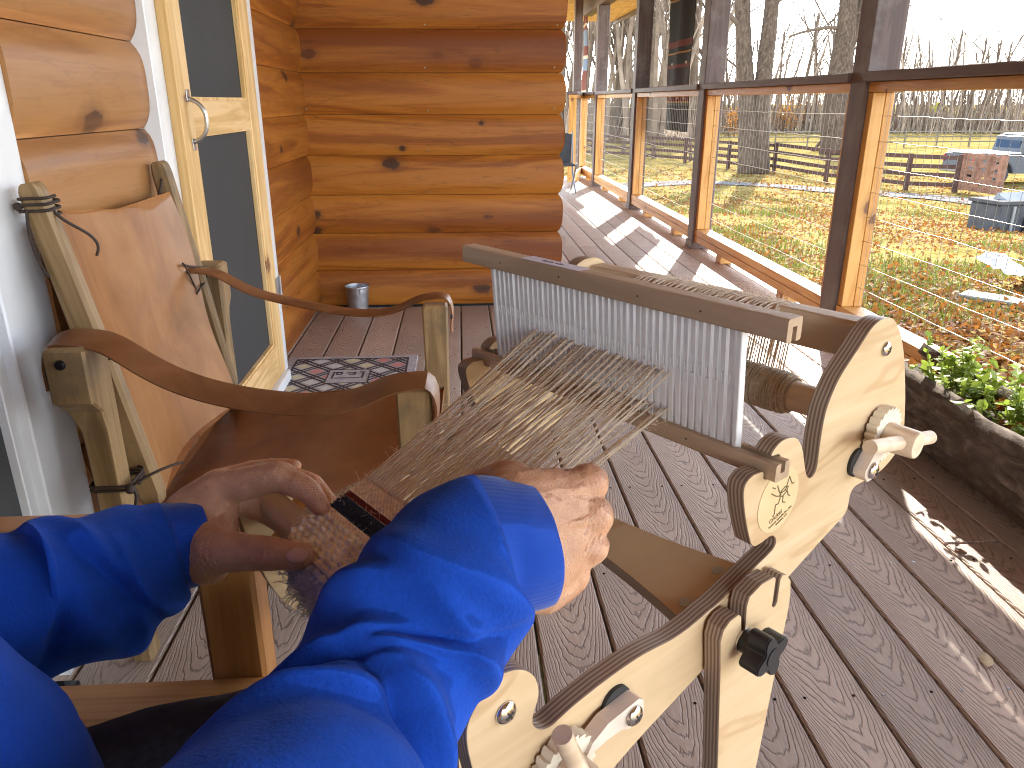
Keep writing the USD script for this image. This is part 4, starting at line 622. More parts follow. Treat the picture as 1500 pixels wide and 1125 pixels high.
# ---------------------------------------------------------------- leather sling chair (safari chair) against the wall
wood('aged_oak', (.165, .092, .033), (.245, .145, .058), (.32, .20, .088), along='z', rough=.55, scale=1.5, fine=.4, bumpd=.0006, weather=((.12, .082, .045), 7, .5, .72))
wood('aged_oak_level', (.165, .092, .033), (.245, .145, .058), (.32, .20, .088), along='x', rough=.55, scale=1.5, fine=.4, bumpd=.0006, weather=((.12, .082, .045), 7, .5, .72))
def leather(name, c0, c1, c2, rough):
    mat(name, {'tc': ('texture_coordinate', {}), 'm': ('mapping', {'scale': (1., 1., .45)}), 'n': ('noise_texture', {'scale': 7.0, 'detail': 7.0, 'roughness': .62, 'distortion': .8}), 'r': ('rgb_ramp', {'ramp': [(.3, c0), (.5, c1), (.7, c2)]}), 'v': ('voronoi_texture', {'feature': 'distance_to_edge', 'scale': 420.0}), 'f': ('noise_texture', {'scale': 130., 'detail': 4.0}), 'fa': ('math', {'math_type': 'multiply_add', 'value2': .6}), 'b': ('bump', {'strength': .35, 'distance': .0006}),
        'w': ('noise_texture', {'scale': 3.0, 'detail': 5.0}), 'wr': ('map_range', {'from_min': .3, 'from_max': .7, 'to_min': rough - .1, 'to_max': rough + .16}), 'p': ('principled_bsdf', {'specular_ior_level': .5})},
        [('tc.object', 'm.vector'), ('m.vector', 'n.vector'), ('n.fac', 'r.fac'), ('r.color', 'p.base_color'), ('tc.object', 'v.vector'), ('tc.object', 'f.vector'), ('f.fac', 'fa.value1'), ('v.distance', 'fa.value3'), ('fa.value', 'b.height'), ('b.normal', 'p.normal'), ('tc.object', 'w.vector'), ('w.fac', 'wr.value'), ('wr.result', 'p.roughness')])
leather('tan_leather', (.21, .078, .020), (.325, .135, .039), (.41, .195, .068), .38); leather('brown_leather', (.120, .034, .006), (.19, .058, .010), (.25, .086, .018), .36); leather('strap_leather', (.105, .036, .011), (.16, .060, .021), (.22, .092, .037), .36)
plain('thong', (.035, .018, .011), .7, noise=(60, .3)); plain('iron', (.02, .019, .022), .45, .8)
ch = thing('sling_chair', 'wooden sling chair with tan leather back, seat and strap arms by the wall', 'chair')
def post(name, secs, m='aged_oak', r=.004, parent=None):   # loft of rectangles (x0, x1, y0, y1, z) from the floor up, with chamfered corners
    V = []
    for x0, x1, y0, y1, z in secs:
        V += [(x0 + r, y0, z), (x1 - r, y0, z), (x1, y0 + r, z), (x1, y1 - r, z), (x1 - r, y1, z), (x0 + r, y1, z), (x0, y1 - r, z), (x0, y0 + r, z)]
    return obj(name, grid_mesh(np.array(V), len(secs), 8), m, parent or ch, smooth=25)
def cap(x0, x1, y0, y1, z, c=.006): return (x0 + c, x1 - c, y0 + c, y1 - c, z)
def leg_rear(X, Y, out):                                   # stout rear leg with an outward block at the top
    yo = lambda a, b: (Y + a, Y + b) if out < 0 else (Y - b, Y - a)
    lo, up_ = yo(-.004, .040), yo(-.040, .040)
    dx, dy = 0.0, 0.0; zo = .016 if out < 0 else 0
    post('leg', [(X + .012 + dx, X + .048 + dx, lo[0] + dy, lo[1] + dy, .001), (X + .008 + dx * .36, X + .052 + dx * .36, lo[0] + dy * .36, lo[1] + dy * .36, .30), (X + .004, X + .052, *lo, .475), (X - .008, X + .052, *yo(-.012, .040), .500 + zo), (X - .014, X + .052, *up_, .525 + zo), (X - .014, X + .052, *up_, .612 + zo), cap(X - .014, X + .052, *up_, .618 + zo)])
RN, RF = onz(100, 500, .635), onz(302, 384, .62)
leg_rear(RN[0] - .012, RN[1], -1); leg_rear(RF[0] - .012, RF[1], 1)
FN, FF = onz(606, 560, .55), onz(637, 444, .55)
for q in (FN, FF):
    x, y = q[0], q[1]; post('leg', [(x - .020, x + .026, y - .024, y + .024, .001), (x - .026, x + .028, y - .028, y + .028, .30), (x - .030, x + .030, y - .028, y + .028, .542), cap(x - .030, x + .030, y - .028, y + .028, .548)])
# seat rails
def rail(a, b, r=.017): obj('seat_rail', tube(spline([a, (np.asarray(a) + b) / 2, b], 8), r, 14), 'aged_oak_level', ch, smooth=40)
SN0, SN1, SF0, SF1 = np.array([RN[0] + .02, RN[1] + .015, .280]), np.array([FN[0], FN[1] + .0, .335]), np.array([RF[0] + .02, RF[1] - .015, .232]), np.array([FF[0], FF[1], .330])
rail(SN0, SN1); rail(SF0, SF1); rail(SN0 + (0, 0, -.09), SF0 + (0, 0, -.09)); rail(SN1 + (0, 0, -.08), SF1 + (0, 0, -.08))
# tilting back posts
def back_post(top, bot, w=.046, d=.030):
    a, b = np.asarray(bot, float), np.asarray(top, float); dr = (b - a) / np.linalg.norm(b - a); s = np.array([0, 1.0, 0]); n = np.cross(dr, s); n /= np.linalg.norm(n); L = np.linalg.norm(b - a); r = .004; V = []
    for t, k, e in ((0, .75, 0), (.02, 1, 0), (L * .5, 1.06, 0), (L - .03, .88, 0), (L - .012, .80, 0), (L - .003, .62, 0), (L, .40, 0)):
        for i, j in ((1 - r / d * 2, -1), (1, -1 + r / w * 4), (1, 1 - r / w * 4), (1 - r / d * 2, 1), (-1 + r / d * 2, 1), (-1, 1 - r / w * 4), (-1, -1 + r / w * 4), (-1 + r / d * 2, -1)): V.append((i * d / 2, j * w / 2 * .62 * min(1, k + .1), t) if 0 else (i * w / 2 * k, j * d / 2, t))
    obj('back_post', grid_mesh(np.array(V), 7, 8), 'aged_oak', ch, smooth=25, xf=mtx(a, n, s, dr)); return a, b
BNt, BNb = onx(66, 263, -.695), np.array([-.585, 1.325, .295]); BFt, BFb = onx(232, 236, -.695), np.array([-.60, 1.905, .26])
BNt[1] = 1.33; back_post(BNt, BNb); back_post(BFt, BFb)
# leather back, seat and straps
def slab(rows, th, n_up):                                  # a sheet with thickness from a grid of points (rows, cols, 3)
    G = np.asarray(rows); r_, c_ = G.shape[:2]; du = np.gradient(G, axis=0); dv = np.gradient(G, axis=1); n = np.cross(du, dv); n /= np.linalg.norm(n, axis=2, keepdims=True) + 1e-12
    if (n.reshape(-1, 3).mean(0) @ np.asarray(n_up)) < 0: n = -n
    Tp, Bt = G + n * th / 2, G - n * th / 2
    ring = np.concatenate([Tp, Bt[:, ::-1]], 1)            # closed loops across
    m = grid_mesh(ring.reshape(-1, 3), r_, c_ * 2, True); m.fix_normals(); return m
def bk(t, s_):                                             # t up the back, s across from near (0) to far (1)
    a, b = BNb + (BNt - BNb) * t, BFb + (BFt - BFb) * t; p = a + (b - a) * s_; sag = math.sin(math.pi * s_)
    return p + np.array([.020 - .045 * sag * (1 - .3 * t) + .012 * math.sin(7 * s_ + 5 * t) * sag * t, 0, 0])
rows = []
for i in range(46):
    f = i / 45; row = []
    for j in range(50):
        s_ = j / 49; top = .918 - .062 * math.sin(min(1, s_ / .8) * math.pi / 2) ** .8 + .035 * max(0, (s_ - .84) / .16) ** 1.2 - .007 * math.sin(s_ * 17) * math.sin(math.pi * s_)
        t = .02 + (top - .02) * f; row.append(bk(t, .03 + s_ * .93 + .02 * math.sin(f * 9 + 1) * (s_ > .9)))
    rows.append(row)
obj('leather_back', slab(rows, .0032, (1, 0, 0)), 'tan_leather', ch, smooth=40)
rows = []
for i in range(40):
    f = i / 39; row = []
    for j in range(40):
        s_ = j / 39; a, b = SN0 + (SN1 - SN0) * f, SF0 + (SF1 - SF0) * f; p = a + (b - a) * s_; dz = .0195 - .050 * math.sin(math.pi * s_) ** .8 * (1 - .25 * f) ; row.append(p + np.array([.03 * (f - .4), 0, dz]))
    rows.append(row)
obj('leather_seat', slab(rows, .0035, (0, 0, 1)), 'brown_leather', ch, smooth=40)
for a, b, s in ((SN0, SN1, -1), (SF0, SF1, 1)):            # the flap that wraps each rail
    rows = [[(a + (b - a) * f + np.array([.03 * (f - .4), s * .0195 * math.sin(t), .0195 * math.cos(t) if t < 2 else .0195 * math.cos(2) - (t - 2) * .03])) for t in np.linspace(0, 2.9, 12)] for f in np.linspace(0, 1, 24)]
    obj('seat_flap', slab(rows, .003, (0, s, 0)), 'brown_leather', ch, smooth=40)
obj('stitching', [tube([SF0 + (SF1 - SF0) * f + (0, -.03, .012), SF0 + (SF1 - SF0) * (f + .02) + (0, -.03, .0125)], .0016, 5) for f in np.linspace(.05, .95, 18)], 'strap_leather', ch, smooth=True, kind='stuff')
def strap(name, mid, w, roll, th=.0038):
    c = spline(mid, 60); T = np.gradient(c, axis=0); T /= np.linalg.norm(T, axis=1, keepdims=True); rows = []
    for k, (p, t) in enumerate(zip(c, T)):
        s = np.array([0, 1.0, 0]); s = s - t * (s @ t); s /= np.linalg.norm(s); n = np.cross(t, s); n = n if n[2] > 0 or abs(n[2]) < .2 else -n; f = k / 59; ro = roll * math.sin(math.pi * min(1, max(0, (f - .06) / .88))) ** .7; d = s * math.cos(ro) + n * math.sin(ro)
        ww = w * (1 - .22 * math.sin(math.pi * f)); rows.append([p + d * ww * q + n * .004 * (1 - (2 * q) ** 2) for q in (-.5, -.3, 0, .3, .5)])
    obj(name, slab(rows, th, (0, 0, 1)), 'strap_leather', ch, smooth=35)
def strap_path(R_, F_, zs, y, zo=0):                             # over the rear leg top, sagging, over the front leg and down its face
    x0, x1 = R_[0] - .030, F_[0] + .034
    return [(x0 - .002, y, .545 + zo), (x0, y, .60 + zo), (x0 + .012, y, .6225 + zo), (x0 + .045, y, .6235 + zo), (x0 + .075, y, .6195 + zo), (x0 + .14, y, zs[0] + zo * .6), (x0 + .25, y, zs[1]), (x0 + .35, y, zs[2]), (x1 - .12, y, zs[3]), (x1 - .068, y, .548), (x1 - .035, y, .5525), (x1 - .008, y, .551), (x1, y, .540), (x1 + .003, y, .50), (x1 + .002, y, .465)]
strap('arm_strap', strap_path(RN, FN, (.585, .54, .519, .527), (RN[1] + FN[1]) / 2, .016), .068, .42)
strap('arm_strap', strap_path(RF, FF, (.585, .545, .523, .525), RF[1] * .35 + FF[1] * .65), .058, .12)
def screw(p, d, r=.0085): obj('bolt_head', lathe([(r, 0), (r, .002), (r * .7, .005), (0, .006)], p, d, 18), 'iron', ch, smooth=40)
screw(onpl(88, 535, (0, RN[1] - .0405, 0), (0, 1, 0)), (0, -1, 0)); screw(onpl(275, 419, (0, BFt[1] - .016, 0), (0, 1, 0)), (0, -1, 0), .007)
screw((FF[0] + .036, FF[1] + .005, .515), (1, 0, 0), .006); screw((FN[0] + .036, FN[1] + .01, .50), (1, 0, 0), .006)
def cord(pts, r=.0026): obj('thong', tube(spline(pts, 40), r, 7), 'thong', ch, smooth=True)
def winding(a, dirn, w, d, turns, r=.0026):                # a thong wound round a post
    t = np.linspace(0, turns * 2 * np.pi, int(turns * 24)); x = np.sign(np.cos(t)) * np.abs(np.cos(t)) ** .4 * w; y = np.sign(np.sin(t)) * np.abs(np.sin(t)) ** .4 * d
    obj('thong', tube(np.asarray(a) + np.c_[x, y, np.zeros(len(t))] + np.outer(t / t[-1], dirn), r, 7), 'thong', ch, smooth=True)
q = BNt + (BNb - BNt) * .07; winding(q - (0, 0, .01), (.002, 0, .03), .026, .019, 3); cord([q + (.02, .0, .0), q + (.05, .012, -.035), q + (.066, .03, -.06), q + (.06, .035, -.085)]); cord([q + (-.01, -.02, 0), q + (-.012, -.022, -.05), q + (.002, -.020, -.11)]); obj('thong', trimesh.creation.icosphere(2, .007).apply_translation(q + (-.026, -.014, .004)), 'thong', ch, smooth=True)
q = BFt + (BFb - BFt) * .07; cord([q + (.0, -.017, .004), q + (-.002, -.024, -.015), q + (-.008, -.028, -.035), q + (-.006, -.034, -.05)], .003); cord([q + (-.004, -.03, -.036), q + (.004, -.045, -.028), q + (.002, -.05, -.045)], .003); cord([q + (0, -.03, -.04), q + (.008, -.028, -.06), q + (.004, -.026, -.078)], .0032); obj('thong', trimesh.creation.icosphere(2, .0075).apply_translation(q + (-.004, -.030, -.042)), 'thong', ch, smooth=True)
q = BFt + (BFb - BFt) * .42; cord([q + (.012, -.09, .035), q + (.016, -.05, .02), q + (.028, -.017, .012), q + (.03, .017, -.005), q + (.026, .02, -.02), q + (.028, -.017, -.03), q + (.014, -.05, -.055)]); cord([q + (.014, -.085, .03), q + (.02, -.03, -.06)], .002)
q = BNt + (BNb - BNt) * .52; winding(q, (0, 0, .012), .03, .02, 1.3)
q = np.array([RN[0] + .02, RN[1] + .03, .36]); winding(q, (0, 0, .016), .036, .038, 2.2); cord([q + (.03, -.035, .01), q + (.045, -.038, .0), q + (.04, -.04, -.03), q + (.05, -.036, -.05)], .003); cord([q + (.036, -.03, .01), q + (.08, -.01, .03), q + (.11, .02, .03)]); obj('thong', trimesh.creation.icosphere(2, .009).apply_translation(q + (.036, -.036, .008)), 'thong', ch, smooth=True)
q = BFb + (0, -.05, .06); cord([q + (.02, -.09, .05), q + (.03, -.03, .0), q + (.04, .035, -.02)])

# ---------------------------------------------------------------- the weaver's wooden armchair
wood('honey_oak', (.30, .125, .035), (.40, .18, .055), (.46, .225, .08), along='x', rough=.32, scale=1.3, fine=.32, bumpd=.0003)
wood('honey_oak_upright', (.30, .125, .035), (.40, .18, .055), (.46, .225, .08), along='z', rough=.32, scale=1.3, fine=.32, bumpd=.0003)
wc = thing('wooden_armchair', 'honey coloured wooden armchair the weaver sits on', 'chair')
AY = .632
obj('armrest', rbx((-.70, AY - .024, .612), (-.155, AY + .026, .642), .006), 'honey_oak', wc); obj('armrest', rbx((-.70, AY - .56, .612), (-.22, AY - .51, .642), .006), 'honey_oak', wc)
for y in (AY, AY - .535):
    obj('leg', rbx((-.248, y - .02, .001), (-.196, y + .02, .611), .004), 'honey_oak_upright', wc); obj('leg', rbx((-.70, y - .02, .001), (-.655, y + .02, .611), .004), 'honey_oak_upright', wc)
obj('seat', rbx((-.70, AY - .51, .466), (-.18, AY - .0215, .488), .006), 'honey_oak', wc)
for z in (.70, .80, .90): obj('back_slat', rbx((-.695, AY - .50, z), (-.675, AY - .035, z + .06), .004), 'honey_oak', wc)
for y in (AY, AY - .535): obj('back_upright', rbx((-.70, y - .018, .643), (-.66, y + .018, .98), .004), 'honey_oak_upright', wc)
obj('stretcher', rbx((-.655, AY - .012, .20), (-.248, AY + .012, .23), .003), 'honey_oak', wc)
# ---------------------------------------------------------------- the weaver
def hull2(a, ra, b, rb, n=20): return m3.Manifold.batch_hull([m3.Manifold.sphere(ra, n).translate(tuple(map(float, a))), m3.Manifold.sphere(rb, n).translate(tuple(map(float, b)))])
def chain(pts, rad, n=20): return [hull2(pts[i], rad[i], pts[i + 1], rad[i + 1], n) for i in range(len(pts) - 1)]
def hullN(*s): return m3.Manifold.batch_hull([m3.Manifold.sphere(r, 20).translate(tuple(map(float, p))) for p, r in s])
D = dep
# right hand (a loose fist seen from the back) and left hand (pinching the cloth's edge)
rw0, rw1 = D(752, 742, .478), D(776, 842, .478)
rm = [D(862, 708, .497), D(868, 756, .490), D(861, 800, .490), D(838, 842, .497)]
rp = [D(852, 716, .532), D(858, 764, .532), D(850, 808, .530), D(826, 850, .530)]
rd = [D(815, 716, .553), D(820, 762, .556), D(815, 805, .552), D(800, 845, .548)]
rt2 = [D(790, 720, .545), D(795, 764, .545), D(792, 804, .540), D(782, 842, .535)]
RH = [hullN((rw0, .024), (rw1, .024), (rm[0], .0095), (rm[1], .0095)), hullN((rw0, .022), (rw1, .024), (rm[1], .0095), (rm[2], .0095), (rm[3], .0085)), hullN((rw1, .024), (rm[3], .0115), (D(800, 868, .50), .014))]
for k, r_ in enumerate((.0122, .0125, .0118, .0105)):
    RH += chain([rm[k], rp[k], rd[k], rt2[k]], [r_ * 1.02, r_ * .98, r_ * .86, r_ * .72])
    RH += [m3.Manifold.sphere(r_ * 1.16, 20).translate(tuple(map(float, rm[k] + (D(0, 0, 0) - rm[k]) * 0)))]
RH += chain([rw0, D(752, 712, .50), D(735, 702, .515), D(705, 708, .525)], [.020, .0165, .013, .010])
for k in range(4): RH += chain([(rw0 * (3 - k) + rw1 * k) / 3 - FWD * .0225, rm[k] - FWD * .0095], [.0030, .0040])
lw0, lw1 = D(278, 752, .645), D(302, 820, .622)
li = [D(322, 716, .640), D(410, 698, .622), D(452, 718, .618), D(470, 744, .618)]
lm_ = [D(326, 722, .656), D(385, 745, .668), D(425, 770, .662), D(445, 792, .654)]
lr_ = [D(324, 712, .668), D(400, 696, .678), D(455, 708, .664), D(484, 738, .652)]
lp4 = [D(318, 706, .680), D(378, 688, .690), D(415, 684, .688), D(432, 682, .686)]
lt = [D(318, 808, .606), D(362, 809, .590), D(405, 811, .577), D(441, 815, .574)]
LH = [hullN((lw0, .022), (lw1, .021), (li[0], .0165), (lm_[0], .015)), hullN((lw0, .022), (lm_[0], .015), (lr_[0], .014), (lp4[0], .012)), hullN((lw1, .021), (lt[0], .017), (lw0, .02)), hullN((lw1, .020), (lt[0], .0165), (D(325, 765, .635), .013))]
for P_, r_ in ((li, (.0150, .0125, .0100, .0078)), (lm_, (.0145, .0120, .0105, .0085)), (lr_, (.0138, .0115, .0098, .0078)), (lp4, (.0118, .0098, .0085, .0066))): LH += chain(P_, r_)
LH += [m3.Manifold.sphere(.0136, 20).translate(tuple(map(float, li[1])))]
LH += chain(lt, (.0185, .0138, .0128, .0100))
# limbs and trunk under the clothes
shR, shL = np.array([-.46, .06, .93]), np.array([-.48, .40, .93]); elR, elL = D(400, 1262, .335), np.array([-.445, .465, .665])
wrR, wrL = (rw0 + rw1) / 2, (lw0 + lw1) / 2
hipR, hipL = np.array([-.52, .07, .55]), np.array([-.52, .255, .535]); knR, knL = np.array([-.02, .35, .515]), np.array([-.09, .472, .518]); anR, anL = np.array([.02, .36, .09]), np.array([-.06, .52, .09])
neck, head = np.array([-.47, .23, 1.01]), np.array([-.43, .245, 1.15])
BODY = chain([shR, shR * .66 + elR * .34 - (0, 0, .07), shR * .33 + elR * .67 - (0, 0, .11), elR, D(530, 1055, .412), D(640, 885, .452), D(716, 808, .467), wrR], [.04, .036, .034, .034, .030, .027, .024, .026]) + chain([shL, elL, wrL], [.045, .036, .027]) + [hullN((shR, .05), (shL, .05), (hipR, .08), (hipL, .08))] + chain([hipR, knR, anR, anR + (.13, .04, -.045)], [.075, .052, .036, .03]) + chain([hipL, knL, anL, anL + (.13, .04, -.045)], [.075, .052, .036, .03]) + chain([neck, head], [.055, .06])
HEAD = [hullN((head + (0, 0, .03), .083), (head + (.03, .012, -.055), .05), (head + (-.03, -.01, .02), .08))] + chain([head + (.088, .035, .02), head + (.108, .045, -.025)], [.011, .015]) + [m3.Manifold.sphere(.02, 16).scale((.5, .4, 1.3)).translate(tuple(map(float, head + s * np.array([-.03, .075, 0]) + (0, 0, .0)))) for s in (1, -1)]
def fuse(parts, edge, it=12):
    m = m3.Manifold.batch_boolean(parts, m3.OpType.Add); m = m.refine_to_length(edge); q = m.to_mesh(); t = trimesh.Trimesh(q.vert_properties[:, :3], q.tri_verts, process=True)
    trimesh.smoothing.filter_taubin(t, .5, -.53, it); return t
hands = [fuse(RH + chain([wrR - (wrR - elR) * .10, wrR], [.026, .026]), .0018, 12), fuse(LH + chain([wrL - (wrL - elL) * .10, wrL], [.026, .026]), .0018, 12)]
def crease(h_, p, d, offs, rad, dep_=.0009, w=.0008):       # skin folds across a joint
    v = h_.vertices; x = v - p; a = x @ (d / np.linalg.norm(d)); near = np.exp(-(np.linalg.norm(x, axis=1) / rad) ** 4)
    h_.vertices = v - h_.vertex_normals * (near * dep_ * sum(np.exp(-((a - o) / w) ** 2) for o in offs))[:, None]
crease(hands[1], lt[2] - FWD * .01, lt[3] - lt[1], (-.0035, -.001, .0016, .0040), .016); crease(hands[1], li[1], li[2] - li[0], (-.004, -.0012, .0015, .004), .017); crease(hands[1], li[2], li[3] - li[1], (-.0015, .0012), .012, .0007); crease(hands[1], lt[0] - FWD * .012, lt[1] - lw1, (-.006, .0, .005), .02, .0008, .0012)
for q in range(4): crease(hands[0], rm[q] - FWD * .008, rm[q] - rw0, (-.005, -.002, .0012, .004), .013, .0008)
for h_ in hands:                                           # uneven flesh
    v = h_.vertices; n = h_.vertex_normals; h_.vertices = v + n * (.0016 * (meshkit.fbm(v * 160, 3) - .5) + .0012 * (meshkit.noise(v * 60) - .5))[:, None]
rest = fuse(BODY + HEAD, .03, 4)
mw = lambda t: m3.Manifold(m3.Mesh(np.asarray(t.vertices, np.float32), np.asarray(t.faces, np.uint32)))
q = m3.Manifold.batch_boolean([mw(t) for t in (*hands, rest)], m3.OpType.Add).to_mesh(); body = trimesh.Trimesh(q.vert_properties[:, :3], q.tri_verts, process=True)
mat('skin', {'tc': ('texture_coordinate', {}), 'n': ('noise_texture', {'scale': 38.0, 'detail': 5.0, 'roughness': .6}), 'r': ('rgb_ramp', {'ramp': [(.3, (.35, .165, .088)), (.5, (.46, .238, .132)), (.7, (.54, .30, .18))]}), 's': ('noise_texture', {'scale': 120., 'detail': 2.0}), 'sr': ('rgb_ramp', {'ramp': [(.66, (0, 0, 0)), (.74, (1, 1, 1))]}), 'sm': ('mix_color', {'b': (.25, .10, .06)}), 'sf': ('math', {'math_type': 'multiply', 'value2': .45}),
    'v': ('voronoi_texture', {'feature': 'distance_to_edge', 'scale': 480.0, 'randomness': 1.0}), 'w': ('noise_texture', {'scale': 90., 'detail': 6.0, 'distortion': 2.0}), 'a': ('math', {'math_type': 'multiply_add', 'value2': .9}), 'b': ('bump', {'strength': .55, 'distance': .0011}), 'p': ('principled_bsdf', {'roughness': .46, 'subsurface_weight': .12, 'subsurface_scale': .004, 'specular_ior_level': .45})},
    [('tc.object', 'n.vector'), ('n.fac', 'r.fac'), ('tc.object', 's.vector'), ('s.fac', 'sr.fac'), ('sr.color', 'sf.value1'), ('sf.value', 'sm.fac'), ('r.color', 'sm.a'), ('sm.result', 'p.base_color'), ('tc.object', 'v.vector'), ('tc.object', 'w.vector'), ('w.fac', 'a.value1'), ('v.distance', 'a.value3'), ('a.value', 'b.height'), ('b.normal', 'p.normal')])
plain('nail', (.50, .29, .22), .22); plain('hair_grey', (.20, .18, .17), .7, noise=(60, .3), bump=(200, .8, .003))
def fleece(name, c, bscale=900):
    mat(name, {'tc': ('texture_coordinate', {}), 'n': ('noise_texture', {'scale': bscale, 'detail': 3.0}), 'n2': ('noise_texture', {'scale': 30., 'detail': 5.0}), 'r': ('rgb_ramp', {'ramp': [(.3, tuple(x * .82 for x in c)), (.7, tuple(min(1, x * 1.16) for x in c))]}), 'mx': ('mix_float', {'fac': .5}), 'b': ('bump', {'strength': .8, 'distance': .0007}), 'p': ('principled_bsdf', {'roughness': .95, 'specular_ior_level': .2, 'sheen_weight': .12, 'sheen_roughness': .5, 'sheen_tint': (.3, .45, .9)})},
        [('tc.object', 'n.vector'), ('tc.object', 'n2.vector'), ('n.fac', 'mx.a'), ('n2.fac', 'mx.b'), ('mx.result', 'r.fac'), ('r.color', 'p.base_color'), ('n.fac', 'b.height'), ('b.normal', 'p.normal')])
fleece('blue_fleece', (.006, .052, .35), 420); plain('denim', (.012, .018, .042), .9, noise=(150, .4), bump=(700, .6, .0006)); plain('shoe', (.05, .045, .04), .7)
mat('rib_knit', {'tc': ('uvmap', {}), 'a': ('attribute', {'attribute': 'st'}), 's': ('separate_xyz', {}), 'k': ('math', {'math_type': 'multiply', 'value2': 2 * math.pi * 72}), 'w': ('math', {'math_type': 'sine'}), 'b': ('bump', {'strength': .1, 'distance': .0007}), 'p': ('principled_bsdf', {'base_color': (.006, .05, .33), 'roughness': .9, 'specular_ior_level': .2, 'sheen_weight': .25})},
    [('a.vector', 's.vector'), ('s.x', 'k.value1'), ('k.value', 'w.value1'), ('w.value', 'b.height'), ('b.normal', 'p.normal')])
me = thing('person', 'person in a blue sweatshirt and dark jeans, both hands working at the woven cloth', 'person')
obj('body', body, 'skin', me, smooth=60)
nd = D(447, 809, .588) - lt[3]; nd /= np.linalg.norm(nd)
def nail(p, n, d, w=.0058, l=.0075):
    n = n / np.linalg.norm(n); d = d - n * (d @ n); d /= np.linalg.norm(d); s = np.cross(n, d); m = trimesh.creation.icosphere(3, 1.0); m.apply_scale((w, l, .0021)); m.apply_transform(mtx(p, s, d, n)); obj('fingernail', m, 'nail', me, smooth=True)
nail(lt[3] - FWD * .0092 + UP * .0030 - RT * .0005, -FWD + UP * .40, RT, .0062, .0080)
obj('hair', fuse([hullN((head + (-.012, -.005, .045), .094), (head + (-.045, -.015, -.01), .075))], .01, 6), 'hair_grey', me, smooth=True)
def sleeve(secs, n=230, na=190, folds=(), seed=0, low=.006, ref=None):
    """secs: (centre, radius) rings; folds: (s, slope, width, height, angle, spread) ridges that wind round the arm."""
    C = np.array([c for c, _ in secs]); Rr = np.array([r for _, r in secs]); t = np.r_[0, np.cumsum(np.linalg.norm(np.diff(C, axis=0), axis=1))]; s = np.linspace(0, t[-1], n)
    c = CubicSpline(t, C)(s); r = np.interp(s, t, Rr); r = np.convolve(np.r_[[r[0]] * 4, r, [r[-1]] * 4], np.ones(9) / 9, 'valid')
    T = np.gradient(c, axis=0); T /= np.linalg.norm(T, axis=1, keepdims=True); A_ = np.array(ref if ref is not None else -FWD); U_ = A_ - T * (T @ A_)[:, None]; U_ /= np.linalg.norm(U_, axis=1, keepdims=True); W_ = np.cross(T, U_)
    th = np.linspace(-np.pi, np.pi, na, endpoint=False); dirs = np.cos(th)[None, :, None] * U_[:, None] + np.sin(th)[None, :, None] * W_[:, None]; P0 = c[:, None] + dirs * r[:, None, None]
    h = low * 2 * (meshkit.fbm(P0 * 17, 3, seed) - .5)
    for s0, sl_, w_, a_, ang, spr in folds:
        w_ *= 1.18; a_ *= 1.05
        d = np.angle(np.exp(1j * (th - ang)))[None, :]; h = h + a_ * np.exp(-((s[:, None] - s0 - sl_ * d) / w_) ** 2) * np.exp(-(d / spr) ** 2)
    h = h + .0010 * (meshkit.fbm(P0 * 95, 3, seed + 4) - .5)
    V = P0 + dirs * h[..., None]; uvv = np.stack(np.broadcast_arrays((th / 2 / np.pi + .5)[None, :], (s / t[-1])[:, None]), -1); return V, uvv
def ring_mesh(V, caps=True): return grid_mesh(V.reshape(-1, 3), V.shape[0], V.shape[1], caps)
def rs(px, py, d, half): return (D(px, py, d), half * d / 1130)
def arm_sleeve(cuff, rest, nc, folds, seed, low):          # one loft from the wrist to the shoulder; the first rows are the ribbed cuff
    V, uv = sleeve(cuff + rest, 320, 210, folds, seed, low); c = V.mean(1, keepdims=True)
    C = np.array([q for q, _ in cuff + rest]); t = np.r_[0, np.cumsum(np.linalg.norm(np.diff(C, axis=0), axis=1))]; k = int(t[len(cuff) - 1] / t[-1] * 319)
    Vc = V[:k + 4].copy(); Vc = c[:k + 4] + (Vc - c[:k + 4]) * np.linspace(1, .985, k + 4)[:, None, None]
    inn = [c[0] + (V[0] - c[0]) * f + (c[3] - c[0]) * g for f, g in ((.86, 3.), (.88, .6), (.93, .05), (.985, 0))]
    return np.concatenate([np.array(inn), Vc]), np.concatenate([np.repeat(uv[:1], 4, 0), uv[:k + 4]]), V[k:]
cuffR = [rs(778, 795, .476, 92), rs(768, 797, .474, 99), rs(742, 799, .470, 103), rs(718, 803, .467, 103)]
restR = [rs(704, 810, .465, 118), rs(680, 834, .460, 128), rs(640, 884, .452, 128), rs(585, 960, .437, 128), rs(530, 1050, .412, 136), rs(470, 1145, .378, 160), rs(400, 1262, .335, 205), (elR + (shR - elR) * .36 + (0, 0, -.11), .070), (elR + (shR - elR) * .68 + (0, 0, -.07), .076), (shR, .085)]
fR = [(.058, .012, .008, .0080, .5, 1.1), (.080, -.016, .010, .0085, -.4, .9), (.092, .030, .012, .0110, 1.0, .8), (.118, .035, .011, .0115, .2, .9), (.148, -.030, .012, .0115, -.6, .9), (.175, .045, .012, .0110, .6, .9), (.21, .02, .02, .0085, -.2, 1.), (.255, .03, .02, .009, .9, .9), (.106, .05, .006, -.0095, .1, .8), (.136, .04, .006, -.0100, .5, .9), (.162, -.03, .007, -.0095, -.3, .9)]
VC, uv1, VR = arm_sleeve(cuffR, restR, 4, fR, 5, .0045)
cuffL = [rs(298, 789, .634, 58), rs(290, 791, .632, 63), rs(268, 796, .630, 65), rs(250, 801, .626, 65)]
